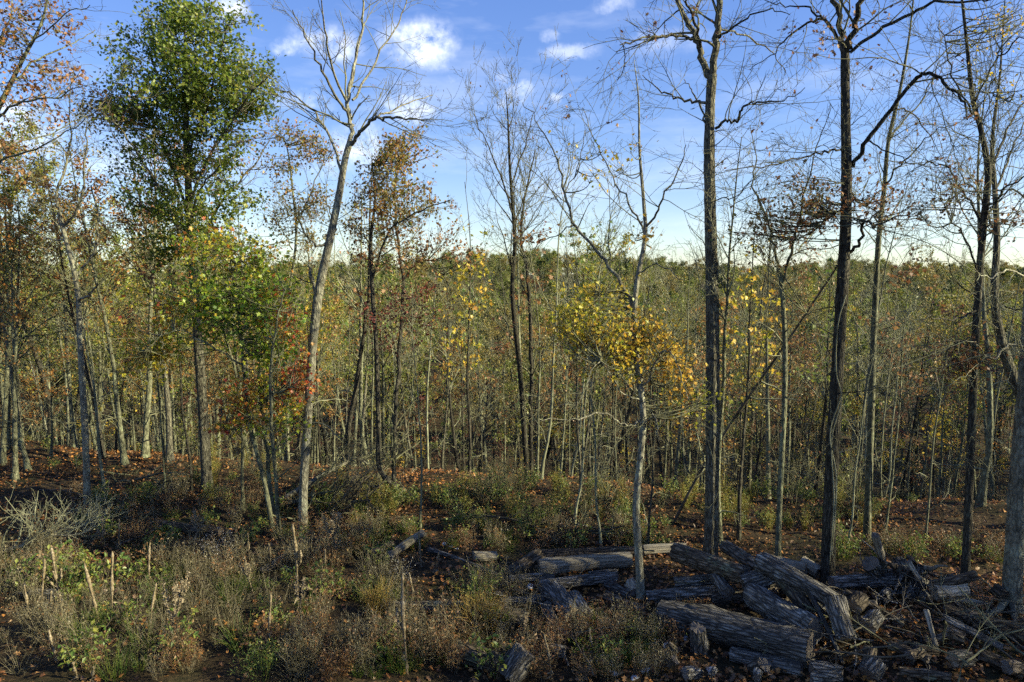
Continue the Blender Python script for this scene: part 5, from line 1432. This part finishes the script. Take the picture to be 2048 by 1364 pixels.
def undergrowth():
    rng = np.random.default_rng(66)
    yel = leaf_mat('yellow_weed', [(.13, .17, .03), (.22, .23, .045), (.3, .26, .06), (.26, .16, .05)], .4)
    B = [tuft(40, 14, 1.0, .5, TWIG, .02, .005, 0, 260, .075, L_GRN, 'quad', 3, 4), tuft(41, 26, 1.5, .8, TWIG, -.08, .005, 0, 50, .08, L_BROWN, 'quad', 3, 4),
         tuft(42, 26, .95, .2, yel, .03, .005, 0, 330, .085, yel, 'long', 3, 3), tuft(43, 14, 2.6, .55, TWIG, .03, .009, 0, 60, .09, L_BROWN, 'oak', 3, 9),
         tuft(44, 12, 2.4, .6, TWIG_DARK, .02, .009, 0, 330, .1, L_RUST, 'oak', 3, 6), tuft(45, 12, 2.2, .5, TWIG, .02, .008, 0, 420, .09, L_OLIVE, 'quad', 3, 6),
         tuft(46, 18, 3.2, .45, TWIG_PALE, .04, .009, 0, 0, 0, None, 'quad', 3, 9), tuft(47, 12, 1.6, .6, TWIG, .02, .007, 0, 260, .09, L_RED, 'quad', 3, 5)]
    fr = [region(rng, 300, 680, 1780, 975, 1062), region(rng, 90, 1740, 2100, 985, 1065), region(rng, 60, -60, 330, 880, 950), region(rng, 50, 420, 800, 930, 1040), region(rng, 130, 20, 720, 905, 1010)]
    P = np.concatenate(fr); gap = np.sin(P[:, 0] * 1.7 + 2 * np.sin(P[:, 1])) * np.sin(P[:, 1] * 1.9 + P[:, 0] * .6); P = P[gap > -.25 + .5 * rng.normal(size=len(P)) * .4]; n = len(P); idx = rng.choice([0, 1, 2, 3], n, p=[.38, .13, .46, .03])
    scatter('undergrowth', B[:4], P, rng.uniform(0, 6.28, n), rng.uniform(.2, .7, n), idx, 'green and yellow undergrowth along the edge of the wood', 'undergrowth')
    m = 380; Y = np.sqrt(rng.uniform(19 ** 2, 62 ** 2, m)); X = rng.uniform(-.84, .84, m) * Y
    keep = Y > 20.5 - .25 * np.clip(X, -2, 10); X, Y = X[keep], Y[keep]; n = len(X)
    idx = rng.choice([0, 1, 3, 4, 5, 6, 7], n, p=[.24, .12, .04, .18, .28, .04, .10])
    scatter('thicket', B, np.stack([X, Y, terrain(X, Y)], -1), rng.uniform(0, 6.28, n), rng.uniform(.35, .8, n), idx, 'tangled brush filling the wood between the trunks', 'undergrowth')


undergrowth()


def litter():
    rng = np.random.default_rng(3)
    n = 95000; Y = np.sqrt(rng.uniform(7.0 ** 2, 24.0 ** 2, n)); X = rng.uniform(-.84, .84, n) * Y
    dens = .55 + .45 * np.sin(X * .9 + 2 * np.sin(Y * .6)) * np.sin(Y * .8 + X * .2)
    dens = np.where((X < -1.5) & (Y < 12.3), dens * .35, dens); dens = np.where((X > 1) & (Y < 12), 1, dens)
    k = rng.random(n) < dens; X, Y = X[k], Y[k]; n = len(X)
    P = np.stack([X, Y, terrain(X, Y) + .02 + .05 * rng.random(n)], -1)
    near = Y < 12.5; g = Geo()
    for sel, kind in ((near, 'oak'), (~near, 'quad')):
        q = P[sel]; V, Fc = leaves(rng, q, rng.uniform(.05, .11, len(q)), kind, 0, .4); g.add(V, Fc, t=rng.random(len(q)), smooth=False)
    o = part('leaf_litter', g.mesh('leaf_litter', LITTER)); tag(o, 'brown and orange fallen leaves covering the ground', 'leaves', None, 'stuff')
    print('litter tris', g.tris())


litter()


def stones():
    rng = np.random.default_rng(12)
    spots = [(1208, 1318), (1335, 1295), (1370, 1282), (1290, 1345), (1230, 1352), (1256, 1260), (1180, 1240), (1350, 1330), (1310, 1270), (1345, 1208), (1320, 1203), (1060, 1176), (902, 1096), (912, 1100), (890, 1090), (1660, 1268), (575, 1140), (1270, 1362), (1420, 1345), (1120, 1262)]
    for i, (px, py) in enumerate(spots):
        u = np.linspace(0, math.pi, 7); P = np.stack([np.cos(u) * -1, 0 * u, 0 * u], -1); V, Q = tubes(P, np.maximum(np.sin(u), .05), 8)
        V = V * (1 + .16 * rng.normal(size=(len(V), 1))) * np.array([1, rng.uniform(.6, .9), rng.uniform(.35, .6)]) * rng.uniform(.05, .09)
        o = part('stone', Geo().add(V, Q).mesh('stone', STONE)); o.location = hit(px, min(py, 1362)) + np.array([0, 0, .03]); o.rotation_euler = (0, 0, rng.uniform(0, 6.28))
        tag(o, 'small whitish stone in the leaf litter', 'stone', 'whitish stones in the leaf litter')


stones()

NTH = 'fifteenth sixteenth seventeenth eighteenth nineteenth twentieth twenty-first twenty-second twenty-third twenty-fourth twenty-fifth twenty-sixth'.split()
ORD = ['first', 'second', 'third', 'fourth', 'fifth', 'sixth', 'seventh', 'eighth', 'ninth', 'tenth', 'eleventh', 'twelfth', 'thirteenth', 'fourteenth']


def single_out():
    by = {}
    for o in COL.objects:
        if o.parent is None and o.get('category') in ('tree', 'stick', 'log', 'stone'): by.setdefault(o['label'], []).append(o)
    for lab, L_ in by.items():
        if len(L_) > 1:
            L_.sort(key=lambda o: proj(np.array(o.location))[0])
            for i, o in enumerate(L_):
                if i < len(ORD + NTH): o['label'] = lab + ', ' + (ORD + NTH)[i] + ' from left'


single_out()
